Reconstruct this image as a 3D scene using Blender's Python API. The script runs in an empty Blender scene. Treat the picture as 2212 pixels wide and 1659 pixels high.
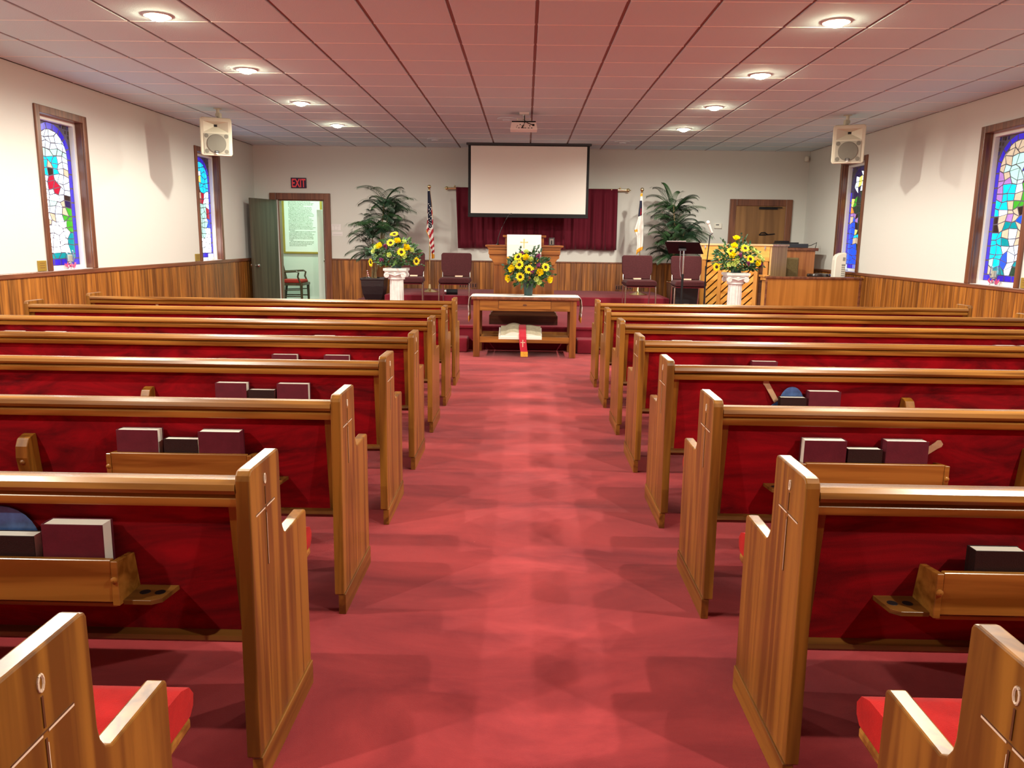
import bpy, bmesh, math, random
from mathutils import Vector, Matrix
random.seed(7)
PI = math.pi
SC = bpy.context.scene
COL = SC.collection

# ------------------------------------------------------------------ materials
def nodes(name):
    m = bpy.data.materials.new(name); m.use_nodes = True
    nt = m.node_tree; b = nt.nodes['Principled BSDF']
    return m, nt, b
def lk(nt, a, b): nt.links.new(a, b)
def mat(name, col, rough=.6, metal=0., spec=.5, emit=None, es=0., trans=0., bump=0., bscale=200., coat=0., var=0., vscale=8., sheen=0.):
    m, nt, b = nodes(name)
    b.inputs['Base Color'].default_value = (*col, 1)
    b.inputs['Roughness'].default_value = rough
    b.inputs['Metallic'].default_value = metal
    b.inputs['Specular IOR Level'].default_value = spec
    b.inputs['Coat Weight'].default_value = coat
    b.inputs['Sheen Weight'].default_value = sheen
    if trans: b.inputs['Transmission Weight'].default_value = trans
    if emit:
        b.inputs['Emission Color'].default_value = (*emit, 1); b.inputs['Emission Strength'].default_value = es
    tc = nt.nodes.new('ShaderNodeTexCoord')
    if bump:
        n = nt.nodes.new('ShaderNodeTexNoise'); n.inputs['Scale'].default_value = bscale; n.inputs['Detail'].default_value = 3
        bp = nt.nodes.new('ShaderNodeBump'); bp.inputs['Strength'].default_value = bump; bp.inputs['Distance'].default_value = .003
        lk(nt, tc.outputs['Object'], n.inputs['Vector']); lk(nt, n.outputs['Fac'], bp.inputs['Height']); lk(nt, bp.outputs['Normal'], b.inputs['Normal'])
    if var:
        n = nt.nodes.new('ShaderNodeTexNoise'); n.inputs['Scale'].default_value = vscale; n.inputs['Detail'].default_value = 4
        r = nt.nodes.new('ShaderNodeValToRGB')
        r.color_ramp.elements[0].position = .3; r.color_ramp.elements[1].position = .7
        r.color_ramp.elements[0].color = (*[c * (1 - var) for c in col], 1)
        r.color_ramp.elements[1].color = (*[min(1, c * (1 + var)) for c in col], 1)
        lk(nt, tc.outputs['Object'], n.inputs['Vector']); lk(nt, n.outputs['Fac'], r.inputs['Fac']); lk(nt, r.outputs['Color'], b.inputs['Base Color'])
    return m
def wood(name, c1, c2, axis='z', rough=.38, scale=1., plank=0., paxis='x', coat=.15, figure=1.):
    """grain stretched along axis; plank>0: boards of that width across paxis, each with a tone of its own"""
    m, nt, b = nodes(name)
    tc = nt.nodes.new('ShaderNodeTexCoord'); oi = nt.nodes.new('ShaderNodeObjectInfo')
    mp = nt.nodes.new('ShaderNodeMapping')
    s = {'x': (1.4, 26, 26), 'y': (26, 1.4, 26), 'z': (26, 26, 1.4)}[axis]
    mp.inputs['Scale'].default_value = tuple(v * scale for v in s)
    add = nt.nodes.new('ShaderNodeVectorMath'); add.operation = 'ADD'
    mul = nt.nodes.new('ShaderNodeMath'); mul.operation = 'MULTIPLY'; mul.inputs[1].default_value = 37.
    lk(nt, oi.outputs['Random'], mul.inputs[0]); lk(nt, tc.outputs['Object'], add.inputs[0]); lk(nt, mul.outputs[0], add.inputs[1])
    lk(nt, add.outputs[0], mp.inputs['Vector'])
    vec = mp.outputs['Vector']; wn = None
    if plank:
        sp = nt.nodes.new('ShaderNodeSeparateXYZ'); lk(nt, tc.outputs['Object'], sp.inputs[0])
        dv = nt.nodes.new('ShaderNodeMath'); dv.operation = 'DIVIDE'; dv.inputs[1].default_value = plank
        fl = nt.nodes.new('ShaderNodeMath'); fl.operation = 'FLOOR'
        wn = nt.nodes.new('ShaderNodeTexWhiteNoise'); wn.noise_dimensions = '1D'
        lk(nt, sp.outputs['XYZ'.index(paxis.upper())], dv.inputs[0]); lk(nt, dv.outputs[0], fl.inputs[0]); lk(nt, fl.outputs[0], wn.inputs['W'])
        a2 = nt.nodes.new('ShaderNodeVectorMath'); a2.operation = 'MULTIPLY_ADD'
        a2.inputs[1].default_value = (40, 40, 40)
        lk(nt, wn.outputs['Color'], a2.inputs[0]); lk(nt, vec, a2.inputs[2]); vec = a2.outputs[0]
    n1 = nt.nodes.new('ShaderNodeTexNoise'); n1.inputs['Scale'].default_value = 1.; n1.inputs['Detail'].default_value = 5; n1.inputs['Distortion'].default_value = .6 * figure
    lk(nt, vec, n1.inputs['Vector'])
    n2 = nt.nodes.new('ShaderNodeTexNoise'); n2.inputs['Scale'].default_value = .25; n2.inputs['Detail'].default_value = 2; n2.inputs['Distortion'].default_value = 1.5 * figure
    lk(nt, vec, n2.inputs['Vector'])
    wv = nt.nodes.new('ShaderNodeMath'); wv.operation = 'MULTIPLY'; wv.inputs[1].default_value = 22 * figure
    sn = nt.nodes.new('ShaderNodeMath'); sn.operation = 'SINE'
    lk(nt, n2.outputs['Fac'], wv.inputs[0]); lk(nt, wv.outputs[0], sn.inputs[0])
    mx = nt.nodes.new('ShaderNodeMath'); mx.operation = 'MULTIPLY_ADD'; mx.inputs[1].default_value = .14
    lk(nt, sn.outputs[0], mx.inputs[0]); lk(nt, n1.outputs['Fac'], mx.inputs[2])
    r = nt.nodes.new('ShaderNodeValToRGB')
    r.color_ramp.elements[0].position = .3; r.color_ramp.elements[1].position = .68
    r.color_ramp.elements[0].color = (*c1, 1); r.color_ramp.elements[1].color = (*c2, 1)
    lk(nt, mx.outputs[0], r.inputs['Fac'])
    out = r.outputs['Color']
    if plank:
        hs = nt.nodes.new('ShaderNodeHueSaturation'); mr = nt.nodes.new('ShaderNodeMapRange')
        mr.inputs['To Min'].default_value = .72; mr.inputs['To Max'].default_value = 1.3
        lk(nt, wn.outputs['Value'], mr.inputs['Value']); lk(nt, mr.outputs['Result'], hs.inputs['Value']); lk(nt, out, hs.inputs['Color']); out = hs.outputs['Color']
    lk(nt, out, b.inputs['Base Color'])
    b.inputs['Roughness'].default_value = rough; b.inputs['Coat Weight'].default_value = coat; b.inputs['Coat Roughness'].default_value = .25
    bp = nt.nodes.new('ShaderNodeBump'); bp.inputs['Strength'].default_value = .12; bp.inputs['Distance'].default_value = .002
    lk(nt, n1.outputs['Fac'], bp.inputs['Height']); lk(nt, bp.outputs['Normal'], b.inputs['Normal'])
    return m
def fabric(name, ca, cb, scale=(3, 3, 9), fine=400., rough=.95, sheen=.3, distort=1.2, bump=.3):
    m, nt, b = nodes(name)
    tc = nt.nodes.new('ShaderNodeTexCoord'); oi = nt.nodes.new('ShaderNodeObjectInfo')
    mul = nt.nodes.new('ShaderNodeMath'); mul.operation = 'MULTIPLY'; mul.inputs[1].default_value = 50.
    add = nt.nodes.new('ShaderNodeVectorMath'); add.operation = 'ADD'
    lk(nt, oi.outputs['Random'], mul.inputs[0]); lk(nt, tc.outputs['Object'], add.inputs[0]); lk(nt, mul.outputs[0], add.inputs[1])
    mp = nt.nodes.new('ShaderNodeMapping'); mp.inputs['Scale'].default_value = scale; lk(nt, add.outputs[0], mp.inputs['Vector'])
    n = nt.nodes.new('ShaderNodeTexNoise'); n.inputs['Scale'].default_value = 1.; n.inputs['Detail'].default_value = 7; n.inputs['Distortion'].default_value = distort
    n.inputs['Roughness'].default_value = .6
    lk(nt, mp.outputs['Vector'], n.inputs['Vector'])
    r = nt.nodes.new('ShaderNodeValToRGB'); r.color_ramp.elements[0].position = .32; r.color_ramp.elements[1].position = .72
    r.color_ramp.elements[0].color = (*ca, 1); r.color_ramp.elements[1].color = (*cb, 1)
    lk(nt, n.outputs['Fac'], r.inputs['Fac']); lk(nt, r.outputs['Color'], b.inputs['Base Color'])
    b.inputs['Roughness'].default_value = rough; b.inputs['Sheen Weight'].default_value = sheen; b.inputs['Specular IOR Level'].default_value = .1
    n2 = nt.nodes.new('ShaderNodeTexNoise'); n2.inputs['Scale'].default_value = fine; n2.inputs['Detail'].default_value = 2
    lk(nt, tc.outputs['Object'], n2.inputs['Vector'])
    bp = nt.nodes.new('ShaderNodeBump'); bp.inputs['Strength'].default_value = bump; bp.inputs['Distance'].default_value = .003
    lk(nt, n2.outputs['Fac'], bp.inputs['Height']); lk(nt, bp.outputs['Normal'], b.inputs['Normal'])
    return m

M = {}
M['plaster'] = mat('plaster', (.66, .665, .63), .85, bump=.25, bscale=90, spec=.2)
M['ceiling_tile'] = mat('ceiling_tile', (.59, .77, .84), .9, bump=.5, bscale=120, spec=.15)
M['ceiling_bar'] = mat('ceiling_bar', (.80, .82, .80), .5)
M['ceiling_gap_shade'] = mat('ceiling_gap_shade', (.30, .24, .23), .8)  # shade in the recesses between tile columns, put into the colour
M['carpet'] = fabric('carpet', (.20, .014, .021), (.45, .046, .050), (1.3, 2.6, 1), 500, 1, .12, .8, .6)
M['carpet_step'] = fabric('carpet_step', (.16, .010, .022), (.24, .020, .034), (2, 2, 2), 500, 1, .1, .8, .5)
M['velvet'] = fabric('velvet', (.09, .0008, .003), (.37, .002, .008), (2.2, 5, 7), 600, .8, .04, 2.0, .25)
M['cushion'] = fabric('cushion', (.30, .002, .002), (.52, .008, .006), (6, 6, 6), 500, .9, .08, 1., .5)
M['oak'] = wood('oak', (.13, .046, .0045), (.30, .122, .015), 'z', .34)
M['oak_x'] = wood('oak_x', (.17, .062, .008), (.38, .165, .028), 'x', .26, coat=.3)
M['oak_dark'] = wood('oak_dark', (.11, .042, .007), (.24, .10, .018), 'x', .4)
M['oak_y'] = wood('oak_y', (.14, .048, .005), (.29, .118, .016), 'y', .35)
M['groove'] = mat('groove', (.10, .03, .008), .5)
M['groove_lit'] = mat('groove_lit', (.72, .55, .42), .4)  # highlight on the carved lines, painted as a pale tone
M['wainscot_y'] = wood('wainscot_y', (.16, .052, .007), (.38, .145, .023), 'z', .36, .9, .102, 'y', .25)
M['wainscot_x'] = wood('wainscot_x', (.15, .046, .007), (.36, .13, .021), 'z', .4, .9, .102, 'x', .2)
M['trim'] = wood('trim', (.115, .036, .017), (.21, .075, .034), 'z', .35, coat=.3)
M['trim_y'] = wood('trim_y', (.14, .045, .02), (.25, .09, .04), 'y', .35, coat=.3)
M['table'] = wood('table', (.15, .045, .007), (.29, .10, .016), 'z', .35, coat=.3)
M['table_x'] = wood('table_x', (.19, .065, .008), (.36, .14, .022), 'x', .35, coat=.3)
M['pulpit'] = wood('pulpit', (.18, .050, .009), (.33, .11, .02), 'z', .35, coat=.3)
M['pulpit_x'] = wood('pulpit_x', (.21, .060, .010), (.38, .135, .026), 'x', .35, coat=.3)
M['walnut'] = wood('walnut', (.055, .02, .01), (.12, .045, .02), 'x', .35, coat=.3)
M['piano'] = wood('piano', (.55, .23, .035), (.78, .40, .085), 'x', .35, scale=.5, coat=.3)
M['piano_z'] = wood('piano_z', (.42, .17, .03), (.62, .29, .065), 'z', .35, scale=.7, coat=.3)
M['piano_side'] = wood('piano_side', (.42, .26, .09), (.60, .40, .16), 'z', .5, scale=.6, coat=.1)
M['desk_top'] = wood('desk_top', (.5, .3, .14), (.72, .46, .24), 'x', .3, scale=.6, coat=.4)
M['partition'] = wood('partition', (.34, .125, .018), (.50, .20, .035), 'z', .32, scale=.6, coat=.4)
M['console'] = wood('console', (.33, .10, .03), (.50, .19, .055), 'z', .35, scale=.6, coat=.3)
M['green_door'] = wood('green_door', (.055, .046, .030), (.090, .078, .052), 'z', .3, scale=.5, coat=.35)
M['slab_door'] = wood('slab_door', (.17, .075, .02), (.29, .14, .042), 'z', .4, scale=.35, coat=.3)
M['white_paint'] = mat('white_paint', (.82, .82, .80), .4)
M['lead'] = mat('lead', (.11, .095, .15), .5, .3)
M['screen'] = mat('screen', (.82, .79, .74), .8, spec=.2)
M['black'] = mat('black', (.010, .010, .012), .5, spec=.25)
M['black_gloss'] = mat('black_gloss', (.02, .012, .012), .2, coat=.5)
M['dark_grey'] = mat('dark_grey', (.035, .038, .045), .45)
M['chrome'] = mat('chrome', (.62, .61, .60), .22, 1.)
M['brass'] = mat('brass', (.82, .68, .38), .22, 1.)
M['gold'] = mat('gold', (.75, .40, .05), .5, .25)
M['gold_frame'] = mat('gold_frame', (.42, .28, .05), .4, .4)
M['curtain'] = mat('curtain', (.115, .006, .018), .8, sheen=.05, spec=.2, bump=.2, bscale=300)
M['chair_fabric'] = mat('chair_fabric', (.062, .015, .018), .9, sheen=.04, spec=.2, bump=.4, bscale=500, var=.15, vscale=60)
M['cloth_white'] = mat('cloth_white', (.84, .82, .78), .85, bump=.15, bscale=400)
M['cream'] = mat('cream', (.88, .70, .50), .6)
M['gold_cloth'] = mat('gold_cloth', (.80, .38, .03), .7, bump=.6, bscale=200, var=.25, vscale=90)
M['gold_thread'] = mat('gold_thread', (.80, .52, .16), .5)
M['red_ribbon'] = mat('red_ribbon', (.52, .006, .03), .6, sheen=.3)
M['hymnal'] = mat('hymnal', (.105, .009, .020), .6, spec=.3, bump=.2, bscale=500, var=.12, vscale=30)
M['bible_cover'] = mat('bible_cover', (.022, .008, .007), .6, spec=.25, bump=.3, bscale=300)
M['pages'] = mat('pages', (.86, .82, .72), .8, bump=.3, bscale=300)
M['open_pages'] = mat('open_pages', (.46, .41, .29), .8, var=.12, vscale=30)
M['fan_blue'] = mat('fan_blue', (.05, .11, .28), .35, var=.4, vscale=30)
M['stick'] = mat('stick', (.52, .33, .19), .6, var=.1, vscale=40)
M['speaker_shell'] = mat('speaker_shell', (.60, .57, .45), .45)
M['speaker_grille'] = mat('speaker_grille', (.19, .18, .145), .5, .2, bump=.8, bscale=800)
M['speaker_web'] = mat('speaker_web', (.38, .36, .29), .45)
M['projector_white'] = mat('projector_white', (.80, .72, .68), .35)
M['plaster_white'] = mat('plaster_white', (.74, .75, .73), .45, var=.12, vscale=12, bump=.3, bscale=25)
M['frond'] = mat('frond', (.022, .062, .020), .45, var=.5, vscale=9)
M['frond_dark'] = mat('frond_dark', (.012, .036, .018), .45, var=.4, vscale=9)
M['cane'] = mat('cane', (.20, .14, .06), .7, var=.3, vscale=30)
M['planter'] = mat('planter', (.018, .014, .016), .35, bump=1., bscale=30, coat=.2)
M['basket'] = mat('basket', (.09, .035, .015), .6, bump=1., bscale=60)
M['soil'] = mat('soil', (.05, .03, .02), .95)
M['petal'] = mat('petal', (.95, .74, .004), .5, var=.12, vscale=40)
M['rose'] = mat('rose', (.96, .72, .002), .5, var=.15, vscale=40)
M['lisianthus'] = mat('lisianthus', (.66, .76, .24), .5, var=.15, vscale=40)
M['purple'] = mat('purple', (.14, .008, .07), .6, var=.3, vscale=90)
M['disc'] = mat('disc', (.035, .014, .008), .9, bump=1., bscale=400)
M['leaf'] = mat('leaf', (.022, .075, .014), .5, var=.5, vscale=20)
M['leaf_pale'] = mat('leaf_pale', (.10, .20, .04), .5, var=.4, vscale=20)
M['leaf_grey'] = mat('leaf_grey', (.06, .13, .08), .55, var=.3, vscale=20)
M['pot_green'] = mat('pot_green', (.018, .045, .042), .4)
M['white_plastic'] = mat('white_plastic', (.80, .78, .70), .35)
M['grey_plastic'] = mat('grey_plastic', (.28, .27, .25), .5)
M['flag_red'] = mat('flag_red', (.42, .008, .025), .7)
M['flag_white'] = mat('flag_white', (.76, .73, .70), .7)
M['flag_navy'] = mat('flag_navy', (.010, .012, .035), .7)
M['sign_red'] = mat('sign_red', (.75, .05, .06), .5, emit=(.9, .08, .10), es=.12)
M['sign_black'] = mat('sign_black', (.03, .008, .045), .25)
M['ink'] = mat('ink', (.12, .16, .08), .9)
M['paper'] = mat('paper', (.78, .76, .76), .8)
M['paper_line'] = mat('paper_line', (.50, .48, .50), .8)
M['glass'] = mat('glass', (.9, .95, .98), .06, trans=1.)
M['pink'] = mat('pink', (.85, .12, .30), .5, trans=.25)
M['candle'] = mat('candle', (.86, .80, .62), .5)
M['olive'] = mat('olive', (.20, .14, .05), .8, var=.15, vscale=60)
M['bulb'] = mat('bulb', (1, .95, .85), .4, emit=(1., .90, .60), es=190)
M['red_seat'] = mat('red_seat', (.42, .02, .012), .8, bump=.4, bscale=200)
M['dark_wood'] = wood('dark_wood', (.04, .02, .008), (.09, .05, .02), 'z', .35)
GL = {'W': ((.90, .96, 1), 7.), 'w': ((.62, .80, .95), 2.4), 'B': ((.035, .018, .55), .75), 'T': ((.0, .55, .95), 1.25), 'R': ((.45, .01, .04), .7),
      'G': ((.06, .45, .03), .6), 'D': ((.05, .03, .03), .12), 't': ((.0, .30, .36), .7), 'P': ((.42, .22, .62), .75), 'S': ((.62, .50, .36), .8),
      'Y': ((1, .75, .12), 1.6), 'N': ((.03, .02, .12), .35), 'g': ((.40, .78, .66), 1.1), 'r': ((.01, .08, .95), 1.1), 'O': ((1, .25, .02), 1.), 'K': ((.03, .08, .05), .25)}
for k, (c, e) in GL.items():
    M['glass_' + k] = mat('stained_glass_' + {'W': 'white', 'w': 'pale', 'B': 'cobalt', 'T': 'turquoise', 'R': 'ruby', 'G': 'green', 'D': 'umber', 't': 'teal', 'P': 'lilac', 'S': 'sand', 'Y': 'yellow', 'N': 'navy', 'g': 'mint', 'r': 'blue', 'O': 'orange', 'K': 'bottle'}[k],
                          tuple(v * .6 for v in c), .15, emit=c, es=e, var=.2, vscale=25)

# ------------------------------------------------------------------ mesh builder
class BM:
    def __init__(s, *mats):
        s.v = []; s.f = []; s.fm = []; s.mats = [M[m] if isinstance(m, str) else m for m in mats]; s.xf = None; s.mi = 0
    def add(s, vs, fs, mi=None):
        o = len(s.v); mi = s.mi if mi is None else mi
        if s.xf is not None: vs = [s.xf @ Vector(v) for v in vs]
        s.v += [tuple(v) for v in vs]; s.f += [tuple(i + o for i in f) for f in fs]; s.fm += [mi] * len(fs)
        return s
    def box(s, x0, x1, y0, y1, z0, z1, mi=None):
        return s.add([(x0, y0, z0), (x1, y0, z0), (x1, y1, z0), (x0, y1, z0), (x0, y0, z1), (x1, y0, z1), (x1, y1, z1), (x0, y1, z1)],
                     [(0, 3, 2, 1), (4, 5, 6, 7), (0, 1, 5, 4), (1, 2, 6, 5), (2, 3, 7, 6), (3, 0, 4, 7)], mi)
    def prism(s, poly, a, b, axis='x', mi=None):
        """poly extruded from a to b along axis; poly coordinates are the two other axes in xyz order"""
        n = len(poly)
        def P(p, t): return (t, p[0], p[1]) if axis == 'x' else ((p[0], t, p[1]) if axis == 'y' else (p[0], p[1], t))
        return s.add([P(p, a) for p in poly] + [P(p, b) for p in poly],
                     [tuple(range(n))[::-1], tuple(range(n, 2 * n))] + [(i, (i + 1) % n, n + (i + 1) % n, n + i) for i in range(n)], mi)
    def lathe(s, prof, c=(0, 0, 0), n=20, sx=1, sy=1, mi=None, cap=True, axis='z'):
        vs = []
        for r, z in prof:
            for k in range(n):
                a = 2 * PI * k / n; p = (r * math.cos(a) * sx, r * math.sin(a) * sy, z)
                if axis == 'y': p = (p[0], p[2], p[1])
                if axis == 'x': p = (p[2], p[0], p[1])
                vs.append((c[0] + p[0], c[1] + p[1], c[2] + p[2]))
        fs = [(i * n + k, i * n + (k + 1) % n, (i + 1) * n + (k + 1) % n, (i + 1) * n + k) for i in range(len(prof) - 1) for k in range(n)]
        if cap: fs += [tuple(range(n))[::-1], tuple(range((len(prof) - 1) * n, len(prof) * n))]
        return s.add(vs, fs, mi)
    def tube(s, pts, r, n=8, mi=None, cap=True):
        pts = [Vector(p) for p in pts]; rs = r if isinstance(r, (list, tuple)) else [r] * len(pts)
        vs = []; up = Vector((0, 0, 1))
        for i, p in enumerate(pts):
            d = (pts[min(i + 1, len(pts) - 1)] - pts[max(i - 1, 0)]).normalized()
            ref = up if abs(d.z) < .9 else Vector((1, 0, 0))
            a = d.cross(ref).normalized(); b = d.cross(a)
            for k in range(n):
                t = 2 * PI * k / n; vs.append(p + (a * math.cos(t) + b * math.sin(t)) * rs[i])
        fs = [(i * n + k, i * n + (k + 1) % n, (i + 1) * n + (k + 1) % n, (i + 1) * n + k) for i in range(len(pts) - 1) for k in range(n)]
        if cap: fs += [tuple(range(n))[::-1], tuple(range((len(pts) - 1) * n, len(pts) * n))]
        return s.add(vs, fs, mi)
    def ball(s, c, r, n=12, sx=1, sy=1, sz=1, mi=None):
        m = n // 2
        return s.lathe([(max(1e-4, r * math.sin(PI * i / m)), -r * sz * math.cos(PI * i / m)) for i in range(m + 1)], c, n, sx, sy, mi, cap=False)
    def build(s, name, parent=None, smooth=False, bevel=0., seg=2, solid=0., sub=0, angle=40):
        off = Vector((0, 0, 0)); p = parent
        while p is not None: off += p.location; p = p.parent
        me = bpy.data.meshes.new(name)
        me.from_pydata([(v[0] - off.x, v[1] - off.y, v[2] - off.z) for v in s.v], [], s.f)
        for m in s.mats: me.materials.append(m)
        me.polygons.foreach_set('material_index', s.fm)
        bm = bmesh.new(); bm.from_mesh(me); bmesh.ops.recalc_face_normals(bm, faces=bm.faces); bm.to_mesh(me); bm.free()
        o = bpy.data.objects.new(name, me); COL.objects.link(o)
        if parent is not None: o.parent = parent
        if smooth:
            me.polygons.foreach_set('use_smooth', [True] * len(me.polygons))
            try: me.set_sharp_from_angle(angle=math.radians(angle))
            except Exception: pass
        if solid:
            q = o.modifiers.new('Solidify', 'SOLIDIFY'); q.thickness = solid; q.offset = 0
        if sub:
            q = o.modifiers.new('Subdivision', 'SUBSURF'); q.levels = sub; q.render_levels = sub
        if bevel:
            q = o.modifiers.new('Bevel', 'BEVEL'); q.width = bevel; q.segments = seg; q.limit_method = 'ANGLE'; q.angle_limit = math.radians(40)
        return o
def bx(mats, *a): return BM(*([mats] if isinstance(mats, str) else mats)).box(*a)
def tag(o, label, cat, group=None, kind=None):
    o['label'] = label; o['category'] = cat
    if group: o['group'] = group
    if kind: o['kind'] = kind
    return o
def struct(o):
    o['kind'] = 'structure'; return o
def empty(name, loc=(0, 0, 0), label=None, cat=None, group=None, rz=0):
    o = bpy.data.objects.new(name, None); COL.objects.link(o); o.location = loc; o.rotation_euler = (0, 0, rz); o.empty_display_size = .1
    if label: tag(o, label, cat, group)
    return o
def copy_tree(o, parent=None):
    c = o.copy(); COL.objects.link(c)
    if parent is not None: c.parent = parent
    for k in [x for x in bpy.data.objects if x.parent == o]:
        copy_tree(k, c)
    return c
def text_mesh(name, body, size, m, parent, loc, rot, extrude=.0005, space=1., align='LEFT', bold=0., sx=1.):
    cu = bpy.data.curves.new(name, 'FONT'); cu.body = body; cu.size = size; cu.extrude = extrude; cu.space_line = space; cu.align_x = align; cu.offset = bold
    cu.resolution_u = 2
    t = bpy.data.objects.new(name, cu); COL.objects.link(t)
    bpy.context.view_layer.update()
    me = bpy.data.meshes.new_from_object(t.evaluated_get(bpy.context.evaluated_depsgraph_get()))
    bpy.data.objects.remove(t)
    for v in me.vertices: v.co.x *= sx
    me.materials.clear(); me.materials.append(M[m])
    o = bpy.data.objects.new(name, me); COL.objects.link(o)
    off = Vector((0, 0, 0)); p = parent
    while p is not None: off += p.location; p = p.parent
    o.parent = parent; o.location = Vector(loc) - off; o.rotation_euler = rot
    return o

# ------------------------------------------------------------------ room
XL, XR, YB, YR, HC = -4.83, 4.93, 14.2, -4.4, 2.894
ZCL, ZCR = .95, .912         # tops of the dado caps
struct(bx('carpet', XL - .2, XR + .2, YR - .2, YB + .01, -.12, 0).build('floor'))
c = BM('ceiling_gap_shade', 'ceiling_tile', 'ceiling_bar'); c.box(XL - .2, XR + .2, YR - .2, YB + .2, HC + .014, HC + .12, 0)
T = .6096; i = -9
while .0547 + i * T < XR:
    x0, x1 = max(XL, .0547 + i * T + .013), min(XR, .0547 + (i + 1) * T - .013)
    j = -17
    while 5.583 + j * T < YB:
        y0, y1 = max(YR, 5.583 + j * T + .0035), min(YB, 5.583 + (j + 1) * T - .0035)
        if x1 - x0 > .03 and y1 - y0 > .03: c.box(x0, x1, y0, y1, HC, HC + .014, 1); c.box(x0 - .004, x1 + .004, y1 - .002, y1 + .009, HC - .0035, HC + .012, 2)
        j += 1
    i += 1
struct(c.build('ceiling', bevel=.003, seg=1))
WIN = {1: ('l', 7.91, 8.83, 2.575), 2: ('l', 11.68, 12.62, 2.61), 5: ('l', 4.12, 5.04, 2.58), 7: ('l', .35, 1.27, 2.58), 6: ('r', 4.15, 5.08, 2.58), 8: ('r', .35, 1.28, 2.58), 3: ('r', 7.93, 8.90, 2.585), 4: ('r', 11.78, 12.73, 2.60)}  # windows nearest the camera are out of view, added as a daylight source
def side_wall(side):
    s = -1 if side == 'l' else 1; X = XL if side == 'l' else XR; Zc = ZCL if side == 'l' else ZCR
    w = BM('plaster'); a, b = sorted((X, X + s * .2))
    ys = [YR]
    for (sd, y0, y1, zt) in sorted(WIN.values(), key=lambda q: q[1]):
        if sd != side: continue
        w.box(a, b, ys[-1], y0 + .06, 0, HC); w.box(a, b, y0 + .06, y1 - .06, 0, Zc - .02); w.box(a, b, y0 + .06, y1 - .06, zt - .06, HC); ys.append(y1 - .06)
    w.box(a, b, ys[-1], YB, 0, HC)
    return struct(w.build('wall_left' if side == 'l' else 'wall_right'))
side_wall('l'); side_wall('r')
# far wall with the doorway on the left
w = BM('plaster')
w.box(XL - .2, -4.42, YB, YB + .15, 0, HC); w.box(-3.60, XR + .2, YB, YB + .15, 0, HC); w.box(-4.42, -3.60, YB, YB + .15, 1.975, HC)
struct(w.build('wall_far'))
struct(bx('plaster', XL - .2, XR + .2, YR - .2, YR, 0, HC).build('wall_rear'))
# wainscot
def wains(name, boxes, m, gaxis, lo, hi, make):
    o = BM(m)
    t = math.floor(lo / .102) * .102
    while t < hi:
        a, b = max(lo, t + .002), min(hi, t + .102 - .002)
        if b - a > .005: make(o, a, b)
        t += .102
    return struct(o.build(name, bevel=.003, seg=1))
t1 = wains('trim_1', None, 'wainscot_y', 'y', YR, YB - .02, lambda o, a, b: o.box(XL, XL + .018, a, b, 0, ZCL - .045))
struct(bx('groove', XL, XL + .008, YR, YB - .02, 0, ZCL - .05).build('backing', t1))
struct(bx('trim_y', XL, XL + .035, YR, YB - .02, ZCL - .05, ZCL).build('cap', t1, bevel=.008))
t2 = wains('trim_2', None, 'wainscot_y', 'y', YR, YB - .02, lambda o, a, b: o.box(XR - .018, XR, a, b, 0, ZCR - .035))
struct(bx('groove', XR - .008, XR, YR, YB - .02, 0, ZCR - .04).build('backing', t2))
struct(bx('trim_y', XR - .035, XR, YR, YB - .02, ZCR - .04, ZCR).build('cap', t2, bevel=.008))
t3 = wains('trim_3', None, 'wainscot_x', 'x', -3.48, 3.57, lambda o, a, b: o.box(a, b, YB - .018, YB, 0, .925))
struct(bx('groove', -3.48, 3.57, YB - .008, YB, 0, .92).build('backing', t3))
struct(bx('trim', -3.48, 3.57, YB - .03, YB, .92, .948).build('cap', t3, bevel=.006))
t4 = wains('trim_4', None, 'wainscot_x', 'x', 4.70, XR - .02, lambda o, a, b: o.box(a, b, YB - .018, YB, 0, .925))
struct(bx('groove', 4.70, XR - .02, YB - .008, YB, 0, .92).build('backing', t4))
struct(bx('trim', 4.70, XR - .036, YB - .03, YB, .92, .948).build('cap', t4, bevel=.006))

# ------------------------------------------------------------------ stained glass windows
MAPS = {
 1: ".wwww.|wwwwww|wwwwww|gggggg|wTTTww|wTSTww|wTDTwS|wwRwww|wwRRww|wwwRww|DWWWwD|SWgWSN|rWwwSG|rWSwGG|SSWWWG|WWWWWG|WWWWWt|WWWWWt|WWWWWt|tttttt",
 2: ".TTTT.|TTTTTT|TTwTTT|TTYTTT|TTTTTT|TTDTTT|wRSRww|wRRRww|wggggw|SggggR|wggggR|Wgggwr|Wggggr|WgggWW|WgggWW|WWWWWW|WWWWWW|WwwwWW",
 3: ".SSSS.|SSSSSS|SSgggB|SgggBg|PSgggg|PPgwDS|PTTwGG|PTTSGD|TTSGGK|TwSSDD|DSPSrD|DSttSS|TTSwSS|TTtwSS|TTwwww|TTrwwK|gTrwtK|SttwKK",
 4: ".NNwN.|NwYwNN|NwYwNN|NwNwKN|NNNKKN|YGKKKS|YGKKKK|OKKKKK|PPDKKK|SrPKwK|rrDKwK|rrYKwK|rrTTDK|rrSSDK|rrrKDK|rrrrDK|rrrrDK|rrrrKY"}
for a_, b_ in ((5, 2), (7, 1), (6, 3), (8, 4)): MAPS[a_] = MAPS[b_]
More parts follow.
